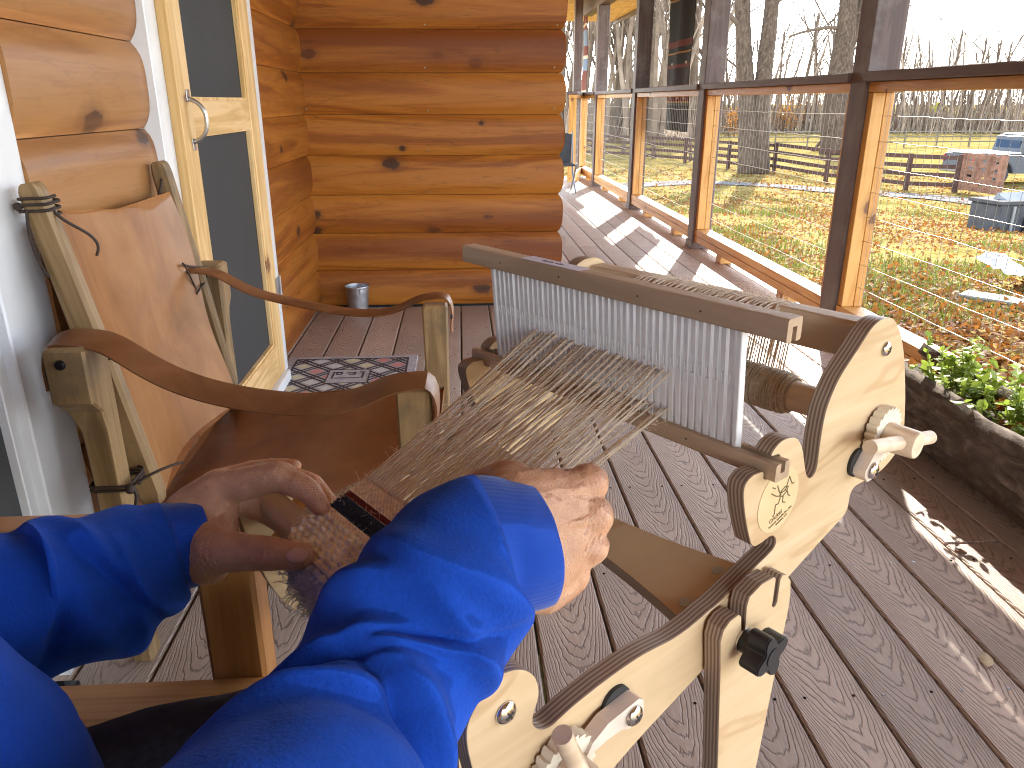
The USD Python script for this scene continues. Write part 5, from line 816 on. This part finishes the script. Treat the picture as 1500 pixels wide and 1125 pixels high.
restL = [rs(236, 808, .622, 78), rs(205, 824, .615, 90), rs(150, 850, .600, 100), rs(85, 872, .58, 106), rs(20, 888, .56, 110), rs(-60, 895, .53, 112), (elL, .062), (np.array([-.47, .45, .74]), .066), (np.array([-.475, .425, .84]), .072), (shL, .08)]
fL = [(.046, .010, .009, .0095, -.6, 1.0), (.070, -.014, .010, .0100, -1.0, .9), (.085, .02, .012, .0085, .7, .9), (.110, .02, .014, .0100, .0, 1.), (.135, -.02, .014, .0100, .8, .9), (.165, .03, .016, .009, -.7, .9), (.080, .03, .007, -.007, .0, .8), (.123, -.02, .007, -.007, -.4, .8)]
VL1, uv2, VL2 = arm_sleeve(cuffL, restL, 4, fL, 25, .007)
c0, c1, c2, c3 = np.array([-.44, .12, .80]), np.array([-.44, .29, .80]), np.array([-.315, .15, .635]), np.array([-.315, .285, .635])
trunk = fuse([hullN((shR + (.0, .03, -.02), .08), (shL + (.0, -.03, -.02), .08), (c0, .12), (c1, .12)), hullN((c0, .12), (c1, .12), (c2, .13), (c3, .13)), hullN((c2, .13), (c3, .13), (hipR + (0, .02, .0), .115), (hipL + (0, -.02, .0), .115))], .008, 10)
tv = trunk.vertices; trunk.vertices = tv + trunk.vertex_normals * (.020 * (meshkit.fbm(tv * np.array([9, 9, 16]), 3, 9) - .5))[:, None]
obj('sweatshirt', [trunk, ring_mesh(VR), ring_mesh(VL2)], 'blue_fleece', me, smooth=70)
for V_, u_ in ((VC, uv1), (VL1, uv2)):
    g_ = grid_mesh(V_.reshape(-1, 3), V_.shape[0], V_.shape[1], False); obj('cuff', g_, 'rib_knit', me, smooth=True, uv=u_.reshape(-1, 2))
jn = fuse(chain([hipR, (hipR + knR) / 2 + (0, 0, .006), knR, anR + (-.01, 0, .02)], [.098, .088, .072, .062]) + chain([hipL, (hipL + knL) / 2 + (0, 0, .006), knL, anL + (-.01, 0, .02)], [.098, .088, .072, .062]) + [hullN((hipR, .10), (hipL, .10))], .010, 8)
jv = jn.vertices; jn.vertices = jv + jn.vertex_normals * (.010 * (meshkit.fbm(jv * 22, 3, 2) - .5))[:, None]
obj('jeans', jn, 'denim', me, smooth=60)
for a_ in (anR, anL): obj('shoe', fuse([hullN((a_ + (-.03, -.01, -.05), .036), (a_ + (.02, 0, -.01), .042), (a_ + (.13, .04, -.05), .034), (a_ + (.16, .05, -.055), .028))], .01, 4), 'shoe', me, smooth=True)
# ---------------------------------------------------------------- the yard beyond the railing
mat('tree_bark', {'tc': ('texture_coordinate', {}), 'm': ('mapping', {'scale': (6., 6., 1.1)}), 'n': ('noise_texture', {'scale': 1.6, 'detail': 8.0, 'roughness': .65, 'distortion': .4}), 'r': ('rgb_ramp', {'ramp': [(.3, (.033, .022, .014)), (.5, (.075, .052, .036)), (.7, (.13, .095, .067))]}), 'b': ('bump', {'strength': 1.0, 'distance': .05}), 'p': ('principled_bsdf', {'roughness': .95, 'specular_ior_level': .1})},
    [('tc.object', 'm.vector'), ('m.vector', 'n.vector'), ('n.fac', 'r.fac'), ('r.color', 'p.base_color'), ('n.fac', 'b.height'), ('b.normal', 'p.normal')])
plain('far_bark', (.15, .11, .08), .95, specular_ior_level=.05, noise=(1.2, .35)); plain('far_bark_pale', (.25, .19, .14), .95, specular_ior_level=.05, noise=(1.2, .35)); plain('twig_bark', (.11, .08, .058), .95, specular_ior_level=.05)
plain('fence_paint', (.065, .036, .029), .9, specular_ior_level=.1, noise=(4, .25)); plain('gate_wood', (.20, .105, .070), .9, specular_ior_level=.1, noise=(4, .3)); plain('pipe_rust', (.11, .085, .05), .7, noise=(8, .3))
plain('truck_grey', (.05, .053, .06), .5, .1); plain('glass_dark', (.02, .035, .06), .06); plain('tyre', (.02, .02, .021), .85); plain('rim', (.25, .25, .26), .35, .9); plain('cover_pale', (.5, .52, .52), .35); plain('car_white', (.75, .76, .78), .25); plain('car_blue', (.12, .15, .2), .25); plain('sign_yellow', (.60, .62, .02), .5); plain('tail_red', (.3, .01, .01), .3)
plain('tub_grey', (.06, .06, .064), .8, specular_ior_level=.1, noise=(6, .2)); plain('sheet_metal', (.20, .215, .24), .5, .0, noise=(5, .2)); plain('tarp_white', (.45, .45, .44), .5, noise=(9, .1), bump=(8, .5, .03)); plain('slab_grey', (.20, .20, .195), .8, noise=(7, .2))
mat('yellow_leaf', {'oi': ('geometry', {}), 'r': ('rgb_ramp', {'ramp': [(0, (.40, .17, .02)), (.5, (.56, .34, .05)), (1, (.60, .46, .13))]}), 'd': ('principled_bsdf', {'roughness': .6}), 't': ('translucent_bsdf', {}), 'x': ('mix_closure', {'fac': .5})}, [('oi.random_per_island', 'r.fac'), ('r.color', 'd.base_color'), ('r.color', 't.color'), ('d.BSDF', 'x.closure1'), ('t.BSDF', 'x.closure2')], 'x.closure')
mat('lawn_leaf', {'oi': ('geometry', {}), 'r': ('rgb_ramp', {'ramp': [(0, (.20, .08, .018)), (.3, (.38, .17, .03)), (.55, (.50, .28, .05)), (.75, (.55, .37, .10)), (.9, (.56, .45, .25)), (1, (.66, .60, .45))]}), 'd': ('principled_bsdf', {'roughness': .6, 'specular_ior_level': .2}), 't': ('translucent_bsdf', {}), 'x': ('mix_closure', {'fac': .5})}, [('oi.random_per_island', 'r.fac'), ('r.color', 'd.base_color'), ('r.color', 't.color'), ('d.BSDF', 'x.closure1'), ('t.BSDF', 'x.closure2')], 'x.closure')
mat('grass_blade', {'oi': ('geometry', {}), 'r': ('rgb_ramp', {'ramp': [(0, (.10, .13, .02)), (.6, (.20, .22, .04)), (1, (.34, .30, .10))]}), 'd': ('principled_bsdf', {'roughness': .5}), 't': ('translucent_bsdf', {}), 'x': ('mix_closure', {'fac': .45})}, [('oi.random_per_island', 'r.fac'), ('r.color', 'd.base_color'), ('r.color', 't.color'), ('d.BSDF', 'x.closure1'), ('t.BSDF', 'x.closure2')], 'x.closure')
def branches(R, base, d, L, r, depth, out, n=6, bend=.12, kids=(3, 5), sides=(7, 5, 4, 3, 3)):
    P = [np.asarray(base, float)]; dd = np.asarray(d, float)
    for _ in range(n): dd = dd + R.normal(0, bend, 3) + np.array([0, 0, .03]); dd /= np.linalg.norm(dd); P.append(P[-1] + dd * L / n)
    P = np.array(P); rad = r * np.linspace(1, .42, n + 1) ** .9; out.append((depth, tube(P, rad, sides[min(depth, 4)], True)))
    if depth >= 3: return
    for _ in range(R.integers(*kids)):
        f = R.uniform(.35 if depth else .3, 1.0); k = min(n - 1, int(f * n)); b = P[k] + (P[k + 1] - P[k]) * (f * n - k); ax = R.normal(size=3); ax -= dd * (ax @ dd); ax /= np.linalg.norm(ax); an = R.uniform(.35, .95); nd_ = dd * math.cos(an) + ax * math.sin(an)
        branches(R, b, nd_, L * R.uniform(.38, .62), rad[k] * R.uniform(.35, .6), depth + 1, out, max(4, n - 1), bend * 1.25, kids, sides)
def bare_tree(name, label, cat, H, r, seed, xf, mt, group=None, kids=(4, 7)):
    R = np.random.default_rng(seed); out = []; branches(R, (0, 0, -.3), (R.normal(0, .04), R.normal(0, .04), 1), H, r, 0, out, 8, .05, kids)
    t = thing(name, label, cat, xf, group); obj('trunk', [m for d, m in out if d == 0], mt, t, smooth=True); obj('crown', [m for d, m in out if d > 0], 'twig_bark' if mt != 'far_bark_pale' else mt, t, smooth=True); return t
# big trees standing behind the fence
def traced(parent, name, pts, d, widths, mt='tree_bark', sides=22):
    P = np.array([D(x, y, d) for x, y in pts]); P[0] = [*P[0][:2], min(P[0][2], ground_z(P[0][0], P[0][1]) - .1)]; c = spline(P, 40); r = np.interp(np.linspace(0, 1, 40), np.linspace(0, 1, len(widths)), widths) * d / FPX / 2
    m = tube(c, r, sides); v = m.vertices; n = m.vertex_normals; m.vertices = v + n * (r.mean() * .16 * (meshkit.fbm(v * np.array([2.2, 2.2, .8]), 3, int(d)) - .5))[:, None]; obj(name, m, mt, parent, smooth=True)
def limb_out(parent, R, starts, d):
    out = []
    for (x, y), (dx, dz), L, r in starts: branches(R, D(x, y, d), np.array([dx, R.normal(0, .3), dz]) / math.hypot(dx, dz), L, r, 1, out, 6, .16, (3, 5))
    obj('crown', [m for _, m in out], 'twig_bark', parent, smooth=True)
b1 = ong(1104, 254); d1 = (b1 - EYE) @ FWD; R = np.random.default_rng(5)
t = thing('cottonwood_tree', 'big double trunked bare tree behind the brown rail fence', 'tree')
traced(t, 'trunk', [(1097, 256), (1096, 200), (1092, 110), (1088, 30), (1086, -60), (1080, -190)], d1, [34, 26, 23, 22, 20, 14]); traced(t, 'trunk', [(1112, 256), (1113, 190), (1119, 110), (1128, 30), (1136, -60), (1150, -190)], d1, [32, 25, 23, 20, 18, 12])
limb_out(t, R, [((1087, 40), (-.8, .6), 5, .13), ((1130, 10), (.7, .7), 5, .13), ((1084, -80), (-.5, .8), 7, .2), ((1140, -90), (.6, .8), 7, .2), ((1090, 100), (-.9, .2), 3, .06), ((1086, -30), (.5, .8), 5, .1)], d1)
b2 = ong(1222, 226); d2 = (b2 - EYE) @ FWD
t = thing('cottonwood_tree', 'thick bare tree with a long low branch, left of the nearest post', 'tree')
traced(t, 'trunk', [(1221, 232), (1223, 170), (1230, 100), (1240, 40), (1244, 0), (1250, -120)], d2, [42, 33, 30, 27, 24, 14]); traced(t, 'trunk', [(1244, 70), (1254, 40), (1262, 10), (1266, -30), (1275, -120)], d2, [18, 16, 14, 12, 8], sides=14)
traced(t, 'limb', [(1256, 66), (1246, 50), (1225, 41), (1200, 42), (1180, 46), (1157, 54)], d2, [9, 8, 7, 6, 5, 3], 'twig_bark', 9); traced(t, 'limb', [(1212, 41), (1207, 25), (1198, 8), (1188, -14)], d2, [5, 4, 3, 2], 'twig_bark', 7)
limb_out(t, R, [((1232, 80), (-.9, -.2), 2.5, .04), ((1240, 30), (.8, .6), 4, .09), ((1246, -20), (-.6, .8), 5, .12), ((1160, 54), (-.8, .1), 2, .03), ((1226, 120), (-.8, -.3), 2, .03)], d2)
# leaning bare trees nearer the house on the left of the view
for k, (x, y, d, H, r, lab) in enumerate(((1012, 236, 34, 11, .10, 'slim leaning bare tree right of the dark hanging rug'), (958, 232, 38, 14, .16, 'bare grey tree between the dark rug and the third post'), (912, 226, 40, 15, .15, 'bare grey tree seen between the third and fourth posts'))):
    p = ong(x, y); bare_tree('bare_tree', lab, 'tree', H, r, 40 + k, mtx(p), 'far_bark')
# the far wood: four kinds, repeated
protos = []; R = np.random.default_rng(77); spots = []
for x in np.linspace(1288, 1620, 62): spots.append((x + R.normal(0, 3), R.uniform(191, 196), 'r'))
for x in np.linspace(1040, 1290, 34): spots.append((x + R.normal(0, 3), R.uniform(188, 195), 'm'))
for x in np.linspace(780, 1045, 52): spots.append((x + R.normal(0, 3), R.uniform(194, 212), 'l'))
for k, (x, y, z) in enumerate(spots):
    p = ong(x, y); dist = (p - EYE) @ FWD; Hh = {'r': 9.5, 'm': 12, 'l': 15}[z] * R.uniform(.75, 1.2) * dist / {'r': 90, 'm': 95, 'l': 62}[z]; kk = k % 4; s = Hh / 10; m = mtx(p, rz=R.uniform(0, 6.28)); m[:3, :3] *= s
    lab = {'r': 'one of the grey bare trees in the far wood beyond the truck', 'm': 'one of the bare trees in the far wood behind the parked cars', 'l': 'one of the slender bare trees in the wood beyond the walkway'}[z]; g = lab.replace('one of the ', '')
    if len(protos) < 4: protos.append(bare_tree('wood_tree', lab, 'tree', 10, [.16, .12, .20, .14][kk], 60 + kk, m, ['far_bark', 'far_bark_pale', 'far_bark', 'far_bark_pale'][kk], g, (3, 6)))
    else: copy_of(protos[kk], 'wood_tree', m, lab, 'tree', g)
R = np.random.default_rng(31); tw = []
for _ in range(2600):
    x = R.uniform(800, 1640); p = ong(x, R.uniform(186, 196) if x > 1040 else R.uniform(190, 205)); h = R.uniform(1.5, 6.5); q = p + np.array([R.normal(0, .5), R.normal(0, .5), h]); tw.append(tube([p - (0, 0, .2), (p + q) / 2 + R.normal(0, .2, 3), q], [.07, .05, .02], 3, False))
obj('brush', tw, 'far_bark_pale', smooth=True, kind='stuff', label='grey tangle of bare brush under the far wood', cat='brush')
# shrubs with yellow leaves by the cars
for k, (x, y, h) in enumerate(((1150, 196, 3.2), (1182, 192, 4.5), (1072, 200, 2.6))):
    p = ong(x, y); R = np.random.default_rng(90 + k); t = thing('shrub', ['orange leaved shrub right of the double trunk', 'tall yellow leaved shrub beside the thick tree', 'thin tawny shrub left of the double trunk'][k], 'shrub', mtx(p)); out = []
    for _ in range(9): branches(R, (R.normal(0, .3), R.normal(0, .3), -.2), (R.normal(0, .3), R.normal(0, .3), 1), h * R.uniform(.6, 1), .05, 2, out, 5, .15)
    obj('stem', [m for _, m in out], 'twig_bark', t, smooth=True); Pp = R.normal(size=(420, 3)) * (h * .22, h * .22, h * .24) + (0, 0, h * .55); obj('foliage', leaves(Pp, R.uniform(.12, .25, 420), R), 'yellow_leaf', t, smooth=False, kind='stuff')
# brown rail fence
fb = [ong(x, y) for x, y in ((800, 224), (868, 229), (938, 234), (1003, 239), (1066, 247), (1133, 252), (1209, 266), (1266, 272), (1326, 278.5), (1398, 282))]
fn = thing('rail_fence', 'dark brown four rail wooden fence across the yard', 'fence'); FH = 1.34
for p in fb: obj('post', rbx(p + (-.075, -.075, -.2), p + (.075, .075, FH), .01), 'fence_paint', fn)
R = np.random.default_rng(3)
for a, b in zip(fb, fb[1:]):
    for z in (.28, .60, .92, 1.24): obj('rail', beam(a + (0, -.09, z + R.normal(0, .01)), b + (0, -.09, z + R.normal(0, .01)), .045, .15, r=.006), 'fence_paint', fn)
gt = thing('board_gate', 'reddish brown board gate standing open in front of the truck', 'gate'); ga_, gb_ = ong(1404, 282), ong(1466, 290); gb_ = ga_ + (gb_ - ga_) * .92
for f in (0.02, .36, .68, .98): p = ga_ + (gb_ - ga_) * f; obj('upright', beam(p + (0, 0, .1), p + (0, 0, 1.42), .10, .26, (1, 0, 0)), 'gate_wood', gt)
for z in (.22, .50, .78, 1.05, 1.32): obj('board', beam(ga_ + (0, -.06, z), gb_ + (0, -.06, z - .05), .04, .19), 'gate_wood', gt)
obj('brace', beam(ga_ + (0, -.11, .25), gb_ + (0, -.11, 1.2), .04, .14), 'gate_wood', gt)
# far pipe fence
pf = [ong(x, 217 - (x - 1050) * .004) for x in np.linspace(1040, 1560, 12)]; t = thing('pipe_fence', 'thin rusty pipe fence across the far field', 'fence')
for p in pf: obj('post', cyl(p - (0, 0, .2), p + (0, 0, 1.15), .06, 8), 'pipe_rust', t, smooth=True)
for a, b in zip(pf, pf[1:]):
    for z in (.4, .75, 1.1): obj('rail', cyl(a + (0, 0, z), b + (0, 0, z), .045, 6), 'pipe_rust', t, smooth=True)
p = ong(1366, 193); t = thing('road_sign', 'yellow diamond warning sign on a post by the far road', 'sign', mtx(p))
obj('post', rbx((-.05, -.04, -.2), (.05, .04, 2.6), .01), 'pipe_rust', t); obj('plate', extr(Polygon([(-.62, 0), (0, .62), (.62, 0), (0, -.62)]).buffer(.04), -.02, .02).apply_transform(mtx((0, -.07, 2.5), (1, 0, 0), (0, 0, 1), (0, -1, 0))), 'sign_yellow', t, smooth=False)
# vehicles
def side_ext(poly, y0, y1): m = extr(poly, 0, y1 - y0); m.apply_transform(mtx((0, y1, 0), (1, 0, 0), (0, 0, 1), (0, -1, 0))); return m
def wheel(parent, x, y, r, w=.24):
    wh = thing('wheel', parent=parent, xf=mtx((x, y, r))); tr = lathe([(r * .62, -w / 2), (r * .94, -w / 2), (r, -w * .36), (r, w * .36), (r * .94, w / 2), (r * .62, w / 2)], (0, 0, 0), (0, 1, 0), 32); obj('tyre', tr, 'tyre', wh, smooth=40)
    obj('rim', [lathe([(0, -w * .42), (r * .60, -w * .40), (r * .63, -w * .5), (r * .63, w * .5), (r * .60, w * .4), (0, w * .42)], (0, 0, 0), (0, 1, 0), 28)] + [bx((-.035, -w * .47, .0), (.035, w * .47, r * .58)).apply_transform(trimesh.transformations.rotation_matrix(a, (0, 1, 0))) for a in np.arange(6) * math.pi / 3], 'rim', wh, smooth=40)
def pickup(xf):
    t = thing('pickup_truck', 'grey pickup truck with a pale bed cover behind the board gate', 'truck', xf); W = .96
    body = Polygon([(0, .62), (.05, 1.18), (2.05, 1.20), (2.1, 1.16), (4.1, 1.14), (5.3, 1.06), (5.62, .95), (5.68, .55), (5.4, .42), (.3, .45)]).difference(Point(1.22, .40).buffer(.52)).difference(Point(4.75, .40).buffer(.52))
    obj('body', side_ext(body.buffer(-.03).buffer(.03), -W, W), 'truck_grey', t); cabp = Polygon([(2.02, 1.2), (2.18, 1.84), (2.5, 1.92), (3.6, 1.90), (4.25, 1.2)]); obj('cab', side_ext(cabp, -W * .86, W * .86), 'truck_grey', t)
    for s in (-1, 1):
        for q in (Polygon([(2.24, 1.24), (2.34, 1.78), (2.98, 1.83), (2.98, 1.24)]), Polygon([(3.06, 1.24), (3.06, 1.83), (3.55, 1.82), (4.05, 1.24)])): y = s * (W * .86 + .004); obj('window', side_ext(q, min(y, y - s * .006), max(y, y - s * .006)), 'glass_dark', t, smooth=False)
        for x in (1.22, 4.75): obj('wheel_arch', [side_ext(Point(x, .40).buffer(.57).difference(Point(x, .40).buffer(.505)).intersection(sbox(x - 1, .45, x + 1, 2)), s * W - .03, s * W + .03)], 'tyre', t)
    obj('rear_window', rbx((2.07, -W * .7, 1.30), (2.10, W * .7, 1.72), .005), 'glass_dark', t); obj('bed_cover', rbx((.08, -W + .04, 1.205), (2.02, W - .04, 1.27), .02), 'cover_pale', t); obj('roof_panel', rbx((2.35, -W * .8, 1.90), (3.7, W * .8, 1.95), .02), 'cover_pale', t)
    obj('bumper', rbx((-.10, -W, .45), (.06, W, .64), .03), 'rim', t); obj('bumper', rbx((5.62, -W, .42), (5.80, W, .66), .03), 'rim', t)
    for s in (-1, 1): obj('tail_light', rbx((-.012, s * W - .1 * (s > 0), .85), (.05, s * W + .1 * (s < 0), 1.12), .01), 'tail_red', t)
    for x in (1.22, 4.75):
        for y in (-W + .11, W - .11): wheel(t, x, y, .40)
    return t
wp = ong(1458, 271); tr_ = RT * .98 + np.array([0, .12, 0]); tr_[2] = 0; tr_ /= np.linalg.norm(tr_); pickup(mtx(wp - tr_ * 1.22 + np.cross((0, 0, 1), tr_) * .85, tr_, np.cross((0, 0, 1), tr_), (0, 0, 1)))
def car(xf, label, m):
    t = thing('parked_car', label, 'car', xf); W = .88; obj('body', side_ext(Polygon([(0, .45), (.02, .95), (.9, 1.0), (3.3, .98), (4.2, .85), (4.35, .5), (4.2, .3), (.2, .3)]).difference(Point(.85, .3).buffer(.36)).difference(Point(3.4, .3).buffer(.36)).buffer(-.03).buffer(.03), -W, W), m, t)
    obj('cabin', side_ext(Polygon([(.55, .99), (1.0, 1.42), (1.5, 1.5), (2.4, 1.48), (3.1, .99)]), -W * .82, W * .82), 'glass_dark', t); obj('roof', side_ext(Polygon([(.98, 1.43), (1.5, 1.52), (2.42, 1.50), (2.3, 1.54), (1.5, 1.57), (1.1, 1.53)]), -W * .84, W * .84), m, t)
    for x in (.85, 3.4):
        for y in (-W + .1, W - .1): wheel(t, x, y, .31, .2)
for k, (x, y, m, lab, a) in enumerate(((1131, 186, 'car_white', 'small white car just right of the double trunk', .2), (1158, 186, 'car_white', 'middle white car of the far row', .5), (1176, 185, 'car_white', 'white car next to the blue one in the far row', .3), (1200, 183, 'car_blue', 'dark blue car with a bright roof beside the thick tree', -.2))): car(mtx(ong(x, y), rz=a), lab, m)
# things lying on the lawn by the right edge
p = ong(1462, 338); t = thing('storage_tub', 'grey tub on the lawn at the right edge', 'tub', mtx(p, rz=.15)); s = (p - EYE) @ FWD / FPX
obj('body', rbx((-26 * s, -.3, .0), (62 * s, .45, 40 * s), .03), 'tub_grey', t); obj('rim', rbx((-29 * s, -.33, 40 * s), (65 * s, .48, 45 * s), .01), 'tub_grey', t); obj('divider', rbx((-6 * s, -.34, 2 * s), (-2 * s, -.302, 38 * s), .005), 'slab_grey', t)
t = thing('tipped_barrow', 'pale metal tray tipped over the grey tub', 'tray', mtx(p + (0, -.3, 0), rz=.1)); m = extr(Polygon([(-8 * s, 45 * s), (2 * s, 15 * s), (60 * s, 9 * s), (52 * s, 46 * s)]), -.28, .28); m.apply_transform(mtx((0, 0, .16), (1, 0, 0), (0, .86, .52), (0, -.52, .86))); obj('tray', m, 'sheet_metal', t); obj('leg', rbx((20 * s, -.1, .0), (24 * s, .1, .3), .01), 'tyre', t)
p = ong(1480, 424); s = (p - EYE) @ FWD / FPX; R = np.random.default_rng(6)
t = thing('crumpled_tarp', 'bright white crumpled sheet on the lawn at the right edge', 'tarp', mtx(p)); gx, gy = np.meshgrid(np.linspace(-22, 60, 40) * s, np.linspace(-.25, .35, 30)); gz = .05 + .30 * (meshkit.fbm(np.stack([gx * 5, gy * 5, gx * 0], -1), 3, 4)) * np.exp(-(gx / (34 * s)) ** 4 * .4); obj('sheet', grid_mesh(np.stack([gx, gy, gz], -1).reshape(-1, 3), 30, 40, False, False), 'tarp_white', t, smooth=True)
p = ong(1500, 452); obj('stone_slab', rbx((-.45, -.10, -.02), (.6, .14, .05), .01), 'slab_grey', xf=mtx(p, rz=-.9), label='narrow grey slab lying below the white sheet', cat='slab')
# fallen leaves and grass
R = np.random.default_rng(12); n = 95000; rr = 1.9 * (42 / 1.9) ** R.uniform(0, 1, n); az = np.radians(R.uniform(2, 78, n)); X = rr * np.sin(az); Y = rr * np.cos(az); keep = X > 1.95; X, Y, rr = X[keep], Y[keep], rr[keep]; dn = meshkit.fbm(np.stack([X * .55, Y * .55, X * 0], -1), 3, 8); keep = R.uniform(size=len(X)) < np.clip((dn - .25) * 3.6, .15, 1); X, Y, rr = X[keep], Y[keep], rr[keep]
obj('fallen_leaves', leaves(np.c_[X, Y, ground_z(X, Y) + R.uniform(.012, .04, len(X))], R.uniform(.035, .075, len(X)) * np.clip(rr / 14, 1, 2.2), R, .45), 'lawn_leaf', smooth=False, kind='stuff', label='orange and yellow fallen leaves all over the lawn', cat='leaves')
n = 110000; rr = 1.9 * (30 / 1.9) ** R.uniform(0, 1, n); az = np.radians(R.uniform(2, 78, n)); X = rr * np.sin(az); Y = rr * np.cos(az); dn = meshkit.fbm(np.stack([X * .55 + 9, Y * .55, X * 0], -1), 3, 18); keep = (X > 1.95) & (R.uniform(size=n) < np.clip((dn - .535) * 9, .015, 1)); X, Y, rr = X[keep], Y[keep], rr[keep]; Zg = ground_z(X, Y); k = len(X); h = R.uniform(.04, .10, k) * np.clip(rr / 10, 1, 1.6); w = R.uniform(.003, .006, k) * np.clip(rr / 6, 1, 3); a = R.uniform(0, 6.28, k); lx, ly = R.normal(0, .03, k), R.normal(0, .03, k)
V = np.stack([np.c_[X - np.cos(a) * w, Y - np.sin(a) * w, Zg], np.c_[X + np.cos(a) * w, Y + np.sin(a) * w, Zg], np.c_[X + lx, Y + ly, Zg + h]], 1).reshape(-1, 3); obj('grass', trimesh.Trimesh(V, np.arange(3 * k).reshape(-1, 3), process=False), 'grass_blade', smooth=False, kind='stuff', label='green grass tufts showing through the fallen leaves', cat='grass')
